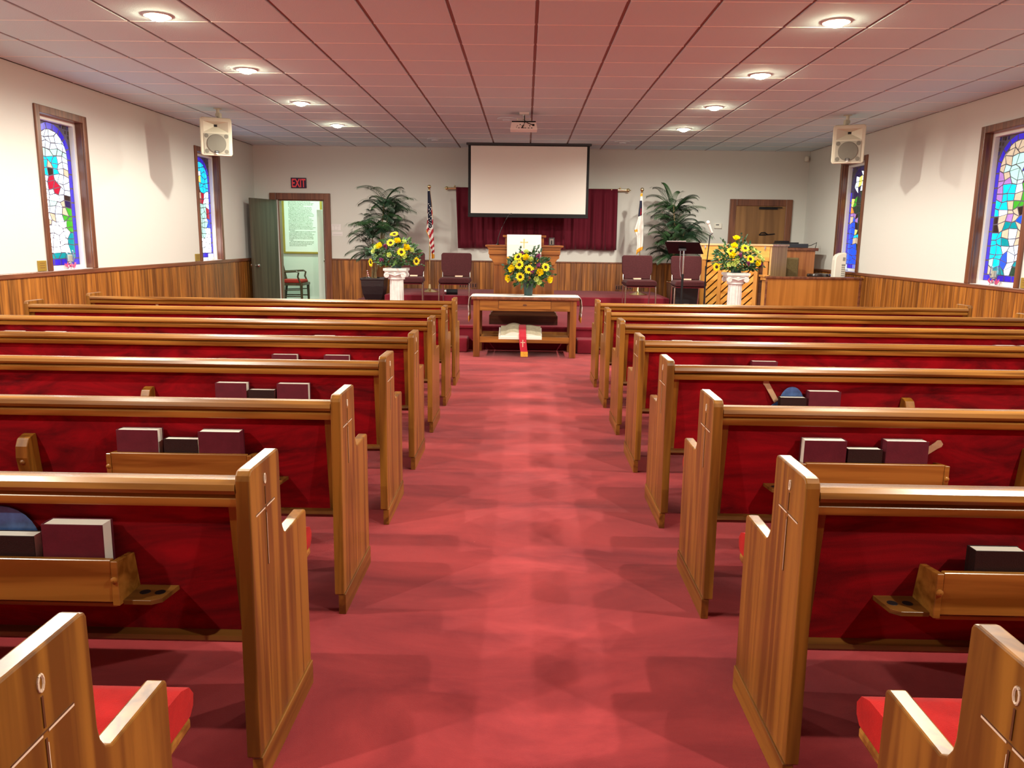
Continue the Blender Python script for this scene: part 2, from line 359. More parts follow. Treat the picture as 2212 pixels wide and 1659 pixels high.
def window(n):
    side, y0, y1, zt = WIN[n]; s = -1 if side == 'l' else 1; X = XL if side == 'l' else XR
    zb = (ZCL if side == 'l' else ZCR) - .02
    def bxs(o, d0, d1, a0, a1, z0, z1, mi=None):      # d = depth into the wall (negative: into the room)
        a, b = sorted((X + s * d0, X + s * d1)); o.box(a, b, a0, a1, z0, z1, mi)
    f = BM('trim')
    bxs(f, -.022, 0, y0, y0 + .075, zb + .02, zt); bxs(f, -.022, 0, y1 - .075, y1, zb + .02, zt); bxs(f, -.022, 0, y0 + .075, y1 - .075, zt - .075, zt)
    bxs(f, 0, .075, y0 + .06, y0 + .075, zb, zt - .06); bxs(f, 0, .075, y1 - .075, y1 - .06, zb, zt - .06); bxs(f, 0, .075, y0 + .075, y1 - .075, zt - .075, zt - .06)
    root = struct(f.build('window_%d' % n, bevel=.006))
    i0, i1, it = y0 + .075, y1 - .075, zt - .075
    sa = BM('white_paint')
    bxs(sa, .075, .15, y0 + .06, i0 + .03, zb, it + .015); bxs(sa, .075, .15, i1 - .03, y1 - .06, zb, it + .015)
    bxs(sa, .075, .15, i0 + .03, i1 - .03, it - .04, it + .015); bxs(sa, .0, .15, i0, i1, zb, zb + .022); bxs(sa, .10, .15, i0 + .03, i1 - .03, zb + .022, zb + .06)
    sa.build('sash', root, bevel=.004)
    g0, g1, gb, gt = i0 + .03, i1 - .03, zb + .06, it - .04
    W, H = g1 - g0, gt - gb
    g = BM('lead', *['glass_' + k for k in GL]); ks = list(GL)
    bxs(g, .128, .134, g0, g1, gb, gt, 0)
    rnd = random.Random(n)
    def piece(poly, k, inset=.005, d=.1275):
        cx = sum(p[0] for p in poly) / len(poly); cz = sum(p[1] for p in poly) / len(poly); q = []
        for (u, v) in poly:
            L = math.hypot(u - cx, v - cz) or 1; t = max(.2, (L - inset) / L)
            uu, vv = cx + (u - cx) * t, cz + (v - cz) * t
            y = g0 + uu if side == 'l' else g1 - uu
            q.append((y, gb + vv))
        a, b = sorted((X + s * d, X + s * (d + .003)))
        g.prism(q, a, b, 'x', 1 + ks.index(k))
    bw = .07 if side == 'l' else .065; R = (W - 2 * bw) / 2; ac = H - bw - R     # arch centre height
    # border strips
    m = int((ac) / .155)
    for k in range(m):
        z0, z1 = bw + (ac - bw) * k / m, bw + (ac - bw) * (k + 1) / m
        piece([(0.004, z0), (bw, z0), (bw, z1), (.004, z1)], 'B', .009); piece([(W - bw, z0), (W - .004, z0), (W - .004, z1), (W - bw, z1)], 'B', .009)
    for k in range(6):
        u0, u1 = W * k / 6, W * (k + 1) / 6; piece([(u0, .002), (u1, .002), (u1, bw), (u0, bw)], 'B', .008)
    for k in range(9):
        a0, a1 = PI * k / 9, PI * (k + 1) / 9
        piece([(W / 2 + r * math.cos(a), ac + r * math.sin(a)) for r, a in ((R, a0), (R + bw, a0), (R + bw, a1), (R, a1))], 'B' if n != 4 else 'N', .008)
    for side2 in (0, 1):                                         # spandrels
        for i in range(4):
            for j in range(6):
                u = .02 + i * .045 + rnd.uniform(-.008, .008); v = H - .02 - j * .052 + rnd.uniform(-.008, .008)
                uu = u if side2 == 0 else W - u
                if math.hypot(uu - W / 2, v - ac) > R + bw + .03 and v > ac:
                    piece([(uu - .018, v - .02), (uu + .016, v - .022), (uu + .02, v + .018), (uu - .014, v + .02)], 'D' if (i + j) % 3 else 'N', .003)
    rows = MAPS[n].split('|'); nr = len(rows); nc = 6
    top = ac + R
    def gv(i, j):
        rr = random.Random(n * 1000 + i * 50 + j); e = 0 if i in (0, nc) else .36; f2 = 0 if j in (0, nr) else .36
        return (bw + (W - 2 * bw) * (i + rr.uniform(-e, e)) / nc, top - (top - bw) * (j + rr.uniform(-f2, f2)) / nr)
    for j in range(nr):
        for i in range(nc):
            k = rows[j][i]
            if k == '.': continue
            q = [gv(i, j), gv(i + 1, j), gv(i + 1, j + 1), gv(i, j + 1)]
            o = []
            for (u, v) in q:
                if v > ac and math.hypot(u - W / 2, v - ac) > R:
                    L = math.hypot(u - W / 2, v - ac); u = W / 2 + (u - W / 2) * R / L; v = ac + (v - ac) * R / L
                o.append((u, v))
            piece(o, k, .009)
    g.build('stained_glass', root)
    return root
for n in WIN: window(n)

# ------------------------------------------------------------------ doors
def casing(x0, x1, zt, w=.10, n=5):
    o = BM('trim'); f = .035
    for k, (a, b, t) in enumerate(((x0, x0 + w, 0), (x1 - w, x1, 0))): o.box(a, b, YB - f, YB, 0, zt)
    o.box(x0 + w, x1 - w, YB - f, YB, zt - w, zt)
    return o
d1 = casing(-4.56, -3.475, 2.085, .115)
d1.box(-4.42, -4.40, YB, YB + .15, 0, 1.96); d1.box(-3.62, -3.60, YB, YB + .15, 0, 1.96); d1.box(-4.40, -3.62, YB, YB + .15, 1.955, 1.975)
d1 = struct(d1.build('door_1', bevel=.008))
# open leaf, hinged on the left jamb, free edge towards the pews
H0 = Vector((-4.425, 14.15)); F0 = Vector((-4.655, 13.475)); dv = (F0 - H0).normalized(); nv = Vector((-dv.y, dv.x))
lf = BM('green_door')
q = [H0, F0, F0 - nv * .04, H0 - nv * .04]
lf.prism([(p.x, p.y) for p in q], .012, 1.962, 'z'); leaf = lf.build('door_leaf', d1, bevel=.003)
kb = BM('chrome'); kp = H0 + dv * .64
for sgn in (1, -1):
    c0 = kp + (nv * .0 if sgn > 0 else -nv * .04)
    kb.tube([(c0.x, c0.y, .83), (c0.x + nv.x * sgn * .03, c0.y + nv.y * sgn * .03, .83)], .011)
    kb.ball((c0.x + nv.x * sgn * .05, c0.y + nv.y * sgn * .05, .83), .028)
kb.build('door_knob', leaf, smooth=True)
# right closed door
d2 = struct(casing(3.585, 4.685, 2.075, .115).build('door_2', bevel=.008))
sl = bx('slab_door', 3.70, 4.57, YB - .02, YB - .002, 0, 1.96).build('door_leaf', d2)
cl = BM('black'); cl.box(4.10, 4.42, YB - .055, YB - .02, 1.905, 1.945); cl.tube([(4.16, YB - .05, 1.935), (4.50, YB - .06, 1.935)], .008); cl.build('door_closer', sl, bevel=.004)
hd = BM('black'); hd.tube([(4.13, YB - .03, 1.46), (4.16, YB - .06, 1.50), (4.22, YB - .06, 1.505), (4.27, YB - .05, 1.475)], .009)
hd.tube([(4.13, YB - .03, 1.46), (4.24, YB - .04, 1.465), (4.40, YB - .04, 1.485)], .008); hd.build('pull_handle', sl, smooth=True)

# room behind the open door
v = BM('plaster')
v.box(-5.6, -3.0, 16.1, 16.2, 0, 2.6); v.box(-5.7, -5.6, YB + .15, 16.2, 0, 2.6); v.box(-3.0, -2.9, YB + .15, 16.2, 0, 2.6)
struct(v.build('wall_vestibule'))
struct(bx('plaster', -5.7, -2.9, YB + .01, 16.2, 2.6, 2.68).build('ceiling_vestibule'))
struct(bx('grey_plastic', -5.7, -2.9, YB + .011, 16.2, -.1, 0).build('floor_vestibule'))
struct(bx('white_paint', -5.6, -3.0, 16.085, 16.099, 0, .11).build('baseboard_vestibule'))
d3 = struct(bx('white_paint', -3.94, -3.80, 15.0, 15.03, 0, 1.83).build('door_3', bevel=.002))
d3b = BM('white_paint'); d3b.prism([(-3.86, 15.0), (-3.825, 14.99), (-3.44, 15.52), (-3.475, 15.53)], .01, 1.83, 'z'); d3b.build('door_leaf', d3, bevel=.003)
kb = BM('chrome'); kb.ball((-3.80, 14.955, .885), .03); kb.tube([(-3.80, 15.0, .885), (-3.80, 14.955, .885)], .012); kb.build('door_knob', d3, smooth=True)
fr = empty('framed_text', (-4.51, 16.09, 1.0), 'tall gold framed covenant text on the wall of the room behind the open door', 'framed text')
o = BM('gold_frame'); x0, x1, z0, z1 = -4.925, -4.115, .985, 2.30
o.box(x0, x0 + .04, 16.06, 16.098, z0, z1); o.box(x1 - .04, x1, 16.06, 16.098, z0, z1); o.box(x0 + .04, x1 - .04, 16.06, 16.098, z0, z0 + .04); o.box(x0 + .04, x1 - .04, 16.06, 16.098, z1 - .04, z1)
o.build('frame', fr, bevel=.004)
bx('paper', x0 + .04, x1 - .04, 16.08, 16.09, z0 + .04, z1 - .04).build('sheet', fr)
COV = """Having been led, as we believe, by the Spirit of God, to receive
the Lord Jesus Christ as our Saviour, and on
the profession of our faith, having been baptized in the
name of the Father, and of the Son, and of the Holy
Ghost, we do now, in the presence of God and this assem-
bly, most solemnly and joyfully, enter into covenant with
one another, as one body in Christ.
    We engage, therefore, by the aid of the Holy Spirit,
to walk together in Christian love; to strive for the ad-
vancement of this church in knowledge, holiness, and
comfort; to promote its prosperity and spirituality; to
sustain its worship, ordinances, discipline, and doctrines;
to contribute cheerfully and regularly to the support of the
ministry, the expenses of the church, the relief of the poor
and the spread of the gospel through all nations.
    We also engage to maintain family and secret devo-
tion; to religiously educate our children; to seek the salva-
tion of our kindred and acquaintances; to walk circum-
spectly in the world; to be just in our dealings, faithful in
our engagements, and exemplary in our deportment; to
avoid all tattling, backbiting, and excessive anger; to ab-
stain from the sale of and use of intoxicating drinks as a bever-
age; to be zealous in our efforts to advance the kingdom
of our Saviour.
    We further engage to watch over one another in brotherly
love; to remember one another in prayer; to aid one
another in sickness and distress; to cultivate Christian sym-
pathy in feeling and Christian courtesy in speech; to be
slow to take offense, but always ready for reconciliation,
and mindful of the rules of our Saviour to secure it with-
out delay.
    We moreover engage that when we remove from this
place we will, as soon as possible, unite with some other
church where we can carry out the spirit of this cov-
enant and the principles of God's Word."""
text_mesh('lettering', COV, .0235, 'ink', fr, (-4.80, 16.079, 2.09), (PI / 2, 0, 0), .0003, 1.19, sx=.92, bold=.0006)

# wooden armchair in that room
ac_ = empty('wooden_armchair', (-4.62, 15.45, 0), 'dark wooden armchair with red seat standing in the room behind the open door', 'chair')
def bar(m, pts, w): 
    o = BM(m); o.tube(pts, w, 4); return o
ax0, ax1, ay0, ay1 = -4.88, -4.28, 15.2, 15.68
# chair faces +x : backrest on the left (x = ax0)
for (x, y) in ((ax0 + .10, ay0), (ax0 + .10, ay1), (ax1 - .05, ay0), (ax1 - .05, ay1)):
    if x < -4.6: bar('dark_wood', [(x - .04, y, 0), (x + .02, y, .43), (x - .09, y, .94)], [.026, .026, .02]).build('leg', ac_)
    else: bar('dark_wood', [(x, y, 0), (x - .01, y, .44)], [.02, .03]).build('leg', ac_)
BM('red_seat').box(ax0 + .13, ax1 - .06, ay0 + .0, ay1, .44, .50).build('seat', ac_, bevel=.02)
BM('dark_wood').box(ax0 + .09, ax1 - .02, ay0 - .02, ay1 + .02, .39, .44).build('seat_rail', ac_, bevel=.005)
bk = BM('dark_wood'); bk.box(ax0 - .01, ax0 + .03, ay0, ay1, .84, .93)
for k in range(4): bk.tube([(ax0 + .1, ay0 + .09 + k * .1, .48), (ax0 + .01, ay0 + .09 + k * .1, .88)], .014, 4)
bk.build('backrest', ac_, bevel=.005)
for y in (ay0 - .01, ay1 + .01): bar('dark_wood', [(ax0 + .05, y, .64), (ax1 - .14, y, .665), (ax1 - .10, y, .64), (ax1 - .12, y, .56), (ax1 - .07, y, .44)], .018).build('arm', ac_)
for y in (ay0, ay1):
    st = BM('dark_wood'); st.tube([(ax0 + .07, y, .18), (ax1 - .05, y, .18)], .012, 6); st.build('stretcher', ac_)
    st = BM('dark_wood'); st.tube([(ax0 + .08, y, .29), (ax1 - .05, y, .31)], .010, 6); st.build('stretcher', ac_)

# exit sign
ex = tag(bx('sign_black', -4.164, -3.892, YB - .03, YB - .002, 2.172, 2.348).build('exit_sign', bevel=.004), 'black EXIT sign with red letters above the open green door', 'sign')
text_mesh('lettering', 'EXIT', .20, 'sign_red', ex, (-4.028, YB - .031, 2.190), (PI / 2, 0, 0), .001, 1., 'CENTER', .0035, sx=.60)
for (x, z, wd, hh, lab, k) in ((-3.39, 1.50, .17, .11, 'white taped sheet with a faint diagram, upper of two right of the open doorway', 0), (-3.37, 1.385, .19, .07, 'narrow white taped sheet, lower of two right of the open doorway', 1)):
    p = tag(bx('paper', x - wd / 2, x + wd / 2, YB - .004, YB - .001, z - hh / 2, z + hh / 2).build('wall_notice'), lab, 'notice', 'white sheets taped beside the doorway')
    g = BM('paper_line')
    if k == 0:
        g.box(x - .07, x + .06, YB - .005, YB - .004, z + .02, z + .024); g.box(x - .07, x + .06, YB - .005, YB - .004, z + .04, z + .044)
        g.box(x - .03, x - .027, YB - .005, YB - .004, z - .045, z + .02); g.box(x + .03, x + .033, YB - .005, YB - .004, z - .045, z + .02); g.box(x - .03, x + .033, YB - .005, YB - .004, z - .045, z - .042)
    else: g.box(x - .08, x + .08, YB - .005, YB - .004, z - .015, z - .009)
    g.build('printed_line', p)
th = tag(bx('white_plastic', 3.335, 3.465, YB - .03, YB - .002, 1.565, 1.655).build('thermostat', bevel=.006), 'white wall thermostat behind the microphone stand', 'thermostat')
bx('dark_grey', 3.36, 3.415, YB - .032, YB - .03, 1.62, 1.636).build('display', th)
ms = tag(BM('white_plastic').lathe([(.02, 0), (.04, .02), (.04, .07), (.025, .09)], (4.86, YB - .05, 2.72), 12).build('motion_sensor', smooth=True), 'small white motion sensor high in the far right corner', 'sensor')

# ------------------------------------------------------------------ lamps
LX = (-2.70, 2.205); LY = [11.55 - 1.84 * k for k in range(7)]
proto = None
ORD = ['farthest', 'second farthest', 'third farthest', 'nearest visible']
for sx, X in enumerate(LX):
    for k, y in enumerate(LY):
        if proto is None:
            L = empty('ceiling_lamp', (0, 0, 0))
            r = BM('white_paint'); r.lathe([(.068, -.001), (.098, -.001), (.100, -.006), (.094, -.010), (.070, -.006)], (0, 0, HC), 32, cap=False); r.build('trim_ring', L, smooth=True)
            b_ = BM('bulb'); b_.lathe([(.066, .0), (.066, -.006), (.060, -.020), (.045, -.032), (.022, -.039), (.001, -.040)], (0, 0, HC), 24, cap=False); b_.build('bulb', L, smooth=True)
            proto = L
        else: L = copy_tree(proto)
        L.location = (X, y, 0)
        sd = 'left' if sx == 0 else 'right'
        if k < 4: lab = 'lit recessed ceiling lamp, %s in the %s row' % (ORD[k], sd)
        else: lab = 'lit recessed ceiling lamp of the %s row, number %d behind the viewer' % (sd, k - 3)
        tag(L, lab, 'ceiling lamp', 'recessed lamps in the %s row' % sd)
        ld = bpy.data.lights.new('lamp_light', 'SPOT'); ld.energy = 84; ld.color = (1, .94, .80); ld.shadow_soft_size = .035; ld.spot_size = math.radians(178); ld.spot_blend = .42
        lo = bpy.data.objects.new('lamp_light', ld); COL.objects.link(lo); lo.location = (0, 0, HC - .075); lo.parent = L
proto = None
for (x, y, lab) in ((-1.474, 13.0, 'unlit round ceiling fitting left of the projection screen'), (1.533, 13.08, 'unlit round ceiling fitting right of the projection screen'), (-.272, 10.78, 'unlit round ceiling fitting just left of the projector mount')):
    o = BM('ceiling_tile'); o.lathe([(.13, 0), (.125, -.008), (.06, -.018), (.05, -.03), (.001, -.032)], (x, y, HC), 24, cap=False)
    tag(o.build('ceiling_fitting', smooth=True), lab, 'ceiling fitting', 'unlit round ceiling fittings')

# ------------------------------------------------------------------ platform and steps
PX0, PX1, PY, PZ = -2.86, 2.78, 9.48, .29
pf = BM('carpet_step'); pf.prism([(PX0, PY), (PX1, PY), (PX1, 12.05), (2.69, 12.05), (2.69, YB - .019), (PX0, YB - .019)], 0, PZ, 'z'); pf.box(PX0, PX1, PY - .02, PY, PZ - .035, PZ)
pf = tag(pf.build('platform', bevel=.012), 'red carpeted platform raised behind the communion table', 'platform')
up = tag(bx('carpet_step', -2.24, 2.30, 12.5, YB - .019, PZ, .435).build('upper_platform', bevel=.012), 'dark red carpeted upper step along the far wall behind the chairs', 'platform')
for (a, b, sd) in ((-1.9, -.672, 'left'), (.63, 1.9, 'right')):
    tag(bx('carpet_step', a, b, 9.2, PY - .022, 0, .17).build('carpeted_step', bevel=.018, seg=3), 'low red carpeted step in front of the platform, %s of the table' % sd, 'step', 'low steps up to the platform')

# ------------------------------------------------------------------ pews
P_, Y0L, Y0R, AXL, AXR, PL_ = .8914, .152, .1715, -.624, .651, 3.36
def pew(s):
    """s=+1: aisle side at +x (left of the aisle). local: aisle face at x=0"""
    def X(a): return -s * a                     # a = distance from the aisle face
    def bxx(o, a0, a1, y0, y1, z0, z1, mi=None): o.box(min(X(a0), X(a1)), max(X(a0), X(a1)), y0, y1, z0, z1, mi)
    r = empty('pew')
    prof = [(-.240, .075), (-.226, .772), (-.222, .784), (-.212, .793), (-.20, .795), (-.02, .795), (-.010, .792), (-.005, .783), (-.003, .605), (.002, .582), (.014, .563), (.032, .553), (.205, .553), (.213, .550), (.216, .542), (.216, .075)]
    for a0, a1, cap in ((0, .034, 1), (PL_ - .034, PL_, 0)):
        o = BM('oak'); o.prism(prof, X(a0), X(a1), 'x')
        ep = o.build('end_panel', r, bevel=.004)
        f = BM('oak_y'); z_ = (a0 - .004, a0 + .022) if cap else (a1 - .022, a1 + .004)
        bxx(f, z_[0], z_[1], -.236, .219, 0, .0745); f.build('plinth', ep, bevel=.002)
        if cap:
            g = BM('groove', 'groove_lit')
            def gl(y0, y1, z0, z1, mi): bxx(g, -.0012, .001, y0, y1, z0, z1, mi)
            gl(-.1235, -.1195, .528, .668, 0); gl(-.1235, -.1195, .684, .729, 0); gl(-.119, -.1175, .528, .66, 1)
            gl(-.192, -.128, .674, .6775, 1); gl(-.115, -.056, .674, .6775, 1); gl(-.192, -.056, .6775, .679, 0)
            pts = [(-.1215 + .006 * math.sin(2 * PI * k / 10), .748 + .012 * math.cos(2 * PI * k / 10)) for k in range(10)]
            for k in range(10):
                p, q = pts[k], pts[(k + 1) % 10]; g.tube([(X(-.0005), p[0], p[1]), (X(-.0005), q[0], q[1])], .0022, 5, 1)
            g.build('carved_cross', ep)
    i0, i1 = .0345, PL_ - .0345
    o = BM('oak_x')
    o.prism([(-.226, .742), (-.229, .752), (-.222, .765), (-.205, .771), (-.16, .767), (-.135, .755), (-.135, .738), (-.214, .736), (-.219, .733), (-.220, .706), (-.192, .704), (-.17, .735), (-.221, .738)], X(i0), X(i1), 'x')
    o.v = []; o.f = []; o.fm = []
    o.prism([(-.212, .738), (-.224, .740), (-.229, .750), (-.224, .763), (-.208, .771), (-.165, .768), (-.140, .757), (-.135, .742), (-.140, .738)], X(i0), X(i1), 'x')
    tr = o.build('top_rail', r, smooth=True, angle=30)
    o = BM('oak_x'); o.prism([(-.205, .7045), (-.216, .707), (-.219, .714), (-.219, .727), (-.213, .7335), (-.208, .7375), (-.15, .7375), (-.15, .7045)], X(i0), X(i1), 'x'); o.build('lower_moulding', tr, smooth=True, angle=30)
    o = BM('velvet'); o.prism([(-.150, .362), (-.192, .704), (-.150, .704), (-.108, .362)], X(i0), X(i1), 'x'); o.build('backrest', r)
    o = BM('oak_dark'); o.prism([(-.157, .335), (-.186, .355), (-.184, .366), (-.150, .366), (-.10, .366), (-.10, .335)], X(i0), X(i1), 'x'); o.build('bottom_rail', r, smooth=True, angle=30)
    for a in (i0, i1 - .028):
        o = BM('oak'); o.prism([(-.154, .367), (-.197, .703), (-.192, .703), (-.149, .367)], X(a), X(a + .028), 'x'); o.build('batten', r)
    o = BM('oak_x'); bxx(o, i0, i1, -.10, .375, .345, .372); o.build('seat_board', r, bevel=.008)
    o = BM('cushion'); o.prism([(-.104, .373), (-.112, .44), (-.08, .452), (.05, .455), (.25, .452), (.34, .447), (.375, .435), (.392, .412), (.388, .388), (.372, .373)], X(i0 + .001), X(i1 - .001), 'x'); o.build('seat_cushion', r, smooth=True, angle=50)
    for a in (1.085, 2.165):
        o = BM('oak')
        pr = [(-.172, .42), (-.20, .44), (-.232, .50), (-.244, .56), (-.240, .60), (-.226, .625), (-.196, .635)]
        o.prism([(-.160, .44)] + pr[1:] + [(-.183, .635)], X(a), X(a + .042), 'x'); bs = o.build('back_support', r, bevel=.003)
        g = BM('oak_dark'); g.lathe([(.009, 0), (.009, -.004), (.005, -.008), (.001, -.009)], (X(a + .021), -.238, .545), 10, axis='y', cap=False); g.build('peg', bs, smooth=True)
    for a0, a1 in ((.300, .800), (2.475, 2.975)):
        o = BM('oak_x')
        bxx(o, a0 + .016, a1 - .016, -.262, -.247, .487, .590)
        bxx(o, a0 + .016, a1 - .016, -.247, -.162, .468, .478)
        for e in (a0, a1 - .016): o.prism([(-.266, .480), (-.264, .588), (-.182, .578), (-.162, .47)], X(e), X(e + .016), 'x')
        rk = o.build('book_rack', r, bevel=.0015, seg=1)
        for e, dd in ((a0, -1), (a1, 1)):
            o = BM('oak_dark', 'black')
            c0 = e + dd * .0005; c1 = e + dd * .095
            pts = [(X(c0), -.161), (X(c0), -.250), (X(c1 - dd * .03), -.250), (X(c1 - dd * .01), -.235), (X(c1), -.161)]
            if (dd < 0) != (s < 0): pts = pts[::-1]
            o.prism(pts, .476, .487, 'z', 0)
            for h in (.03, .066): o.lathe([(.0125, 0), (.0125, .0011)], (X(e + dd * h), -.205, .4865), 14, mi=1)
            o.build('cup_shelf', rk, bevel=.001, seg=1)
            g = BM('oak_x'); g.lathe([(.0085, 0), (.0085, -.003), (.004, -.006), (.001, -.0065)], (X(e - dd * .008), -.265, .543), 10, axis='y', cap=False); g.build('peg', rk, smooth=True)
    return r
OR = ['nearest', 'second nearest', 'third nearest', 'fourth nearest', 'fifth nearest', 'sixth nearest', 'seventh nearest', 'farthest']
for s, sd, ax, y0 in ((1, 'left', AXL, Y0L), (-1, 'right', AXR, Y0R)):
    pr = pew(s)
    for k in range(8):
        o = pr if k == 0 else copy_tree(pr)
        o.location = (ax, y0 + P_ * (k + 1), 0)
        lab = 'oak pew with red velvet back, %s on the %s of the aisle' % (OR[k], sd)
        tag(o, lab, 'pew', 'oak pews %s of the aisle' % sd)

# ------------------------------------------------------------------ hymnals, bibles, fans in the racks
def book(name, w, h, t, cov):
    r = empty(name)
    o = BM(cov); o.box(-w / 2, w / 2, -t / 2, -t / 2 + .003, 0, h); o.box(-w / 2, w / 2, t / 2 - .003, t / 2, 0, h)
    o.prism([(-w / 2, -t / 2 + .003), (-w / 2 - .003, 0), (-w / 2, t / 2 - .003), (-w / 2 + .003, t / 2 - .003), (-w / 2 + .003, -t / 2 + .003)], 0, h, 'z')
    o.build('cover', r, bevel=.0008, seg=1)
    bx('pages', -w / 2 + .0035, w / 2 - .004, -t / 2 + .0034, t / 2 - .0034, .003, h - .0015).build('page_block', r)
    return r
HY = book('hymnal', .143, .188, .047, 'hymnal'); BI = book('bible', .118, .158, .038, 'bible_cover')
used = set()
def put(kind, side, row, x0, x1, flip, lab, tilt=0.):
    pr = HY if kind == 'h' else BI
    o = pr if kind not in used else copy_tree(pr); used.add(kind)
    y = (Y0L if side == 'left' else Y0R) + P_ * row - (.2225 if kind == 'h' else .226)
    o.location = ((x0 + x1) / 2, y, .4785); o.rotation_euler = (math.radians(-1.0), tilt, PI if flip else 0)
    if kind == 'h': tag(o, lab, 'hymnal', 'maroon hymnals in the pew racks')
    else: tag(o, lab, 'bible', 'dark bibles in the pew racks')
def rown(r, s): return '%s %s pew' % (OR[r - 1], s)
for r, s, items in ((2, 'left', [('b', -1.243, -1.125, 0), ('h', -1.108, -.960, 0)]),
                    (3, 'left', [('h', -1.396, -1.249, 0), ('b', -1.232, -1.114, 0), ('h', -1.110, -.965, 1)]),
                    (4, 'left', [('h', -1.404, -1.259, 0), ('b', -1.252, -1.134, 0), ('h', -1.122, -.977, 0)]),
                    (5, 'left', [('h', -1.430, -1.287, 0), ('b', -1.264, -1.146, 0), ('h', -1.133, -.99, 0)]),
                    (2, 'right', [('b', 1.044, 1.162, 0)]),
                    (3, 'right', [('h', .960, 1.105, 1), ('b', 1.112, 1.230, 0), ('h', 1.240, 1.385, 0)]),
                    (4, 'right', [('b', 1.166, 1.287, 0), ('h', 1.295, 1.438, 0)]),
                    (5, 'right', [('b', 1.139, 1.266, 0), ('h', 1.290, 1.435, 0)])):
    hs = [i for i in items if i[0] == 'h']
    for it in items:
        if it[0] == 'b': lab = 'dark brown bible standing in the rack of the ' + rown(r, s)
        elif len(hs) == 1: lab = 'maroon hymnal standing in the rack of the ' + rown(r, s)
        else: lab = 'maroon hymnal %s of the bible in the rack of the %s' % ('left' if it is hs[0] else 'right', rown(r, s))
        put(it[0], s, r, it[1], it[2], it[3], lab)
for r, s, k, x0, x1, lab in ((6, 'left', 'h', -1.432, -1.289, 'hymnal showing only its page tops near the aisle, behind the fifth nearest left pew'),
        (6, 'left', 'h', -3.574, -3.422, 'hymnal in the outer rack of the sixth nearest left pew, left of two'),
        (6, 'left', 'h', -3.291, -3.139, 'hymnal in the outer rack of the sixth nearest left pew, right of two'),
        (7, 'left', 'h', -1.130, -.990, 'hymnal showing only its page tops on the seventh nearest left pew'),
        (6, 'right', 'h', 1.003, 1.148, 'hymnal showing its page tops in the aisle rack of the sixth nearest right pew'),
        (6, 'right', 'b', 1.154, 1.270, 'bible barely showing beside the hymnal on the sixth nearest right pew'),
        (6, 'right', 'h', 3.177, 3.322, 'hymnal in the outer rack of the sixth nearest right pew'),
        (6, 'right', 'h', 3.345, 3.490, 'hymnal at the right edge in the outer rack of the sixth nearest right pew')):
    put(k, s, r, x0, x1, 0, lab)
def fan(x, y, z, rot, lab, disc=True):
    r = empty('hand_fan', (x, y, z), lab, 'hand fan', 'paper hand fans in the pew racks')
    o = BM('stick'); R_ = Matrix.Rotation(rot, 4, 'Y')
    pts = [(-.011, -.02), (-.012, .07), (-.014, .085), (-.008, .094), (.008, .094), (.014, .085), (.012, .07), (.011, -.02)]
    q = [(R_ @ Vector((a, 0, b))) for a, b in pts]
    o.prism([(x + v.x, z + v.z) for v in q], y - .002, y + .002, 'y'); o.build('handle', r, bevel=.001)
    if disc:
        o = BM('fan_blue'); n = 24; c_ = R_ @ Vector((0, 0, -.10))
        o.prism([(x + c_.x + .085 * math.cos(2 * PI * k / n), z + c_.z + .075 * math.sin(2 * PI * k / n)) for k in range(n)], y - .001, y + .001, 'y'); o.build('blade', r)
    return r
yr = Y0R + P_ * 4
fan(1.155, yr - .1915, .625, -.55, 'blue paper hand fan with wooden stick in the rack of the fourth nearest right pew')
fa = empty('hand_fan', (1.21, yr - .1965, .60), 'rounded blue fan blade rising behind the bible of the fourth nearest right pew', 'hand fan', 'paper hand fans in the pew racks')
def fdisc(cx, cz, y, rx, rz, par):
    o = BM('fan_blue'); n = 28
    o.prism([(cx + rx * math.cos(2 * PI * k / n), cz + rz * math.sin(2 * PI * k / n)) for k in range(n)], y - .001, y + .001, 'y'); return o.build('blade', par, bevel=.0008, seg=1)
fdisc(1.232, .605, yr - .1975, .055, .074, fa)
fb = empty('hand_fan', (-1.22, Y0L + P_ * 2 - .1965, .60), 'blue hand fan behind the bible of the second nearest left pew', 'hand fan', 'paper hand fans in the pew racks')
fdisc(-1.225, .595, Y0L + P_ * 2 - .1975, .09, .098, fb)
fan(1.375, Y0R + P_ * 3 - .195, .60, .95, 'hand fan stick poking out right of the hymnals on the third nearest right pew', False)
fan(-3.34, Y0L + P_ * 8 - .198, .64, -.15, 'thin fan stick showing above the farthest left pew back', False)

# ------------------------------------------------------------------ communion table
ct = empty('communion_table', (0, 9.1, 0), 'oak communion table with a drawer panel standing before the platform', 'table')
TY0, TY1 = 8.845, 9.42
o = BM('trim_y'); o.box(-.60, .615, TY0 - .03, TY1 + .03, .656, .684); o.build('tabletop', ct, bevel=.006)
for (a, b) in ((-.58, -.508), (.516, .588)):
    for (c0, c1) in ((TY0, TY0 + .072), (TY1 - .072, TY1)): bx('table', a, b, c0, c1, 0, .656).build('leg', ct, bevel=.004)
o = BM('table_x'); o.box(-.508, .516, TY0 + .006, TY0 + .026, .530, .656); o.box(-.508, .516, TY1 - .026, TY1 - .006, .53, .656); o.box(-.575, -.555, TY0 + .072, TY1 - .072, .53, .656); o.box(.563, .583, TY0 + .072, TY1 - .072, .53, .656)
ap = o.build('apron', ct, bevel=.002)
dr = bx('table_x', -.292, .297, TY0 - .004, TY0 + .006, .553, .643).build('drawer_panel', ct, bevel=.004)
o = BM('groove')
for q_ in ((-.296, .301, .549, .5535), (-.296, .301, .6425, .647), (-.2965, -.292, .5535, .6425), (.297, .3015, .5535, .6425)): o.box(q_[0], q_[1], TY0 + .0035, TY0 + .006, q_[2], q_[3])
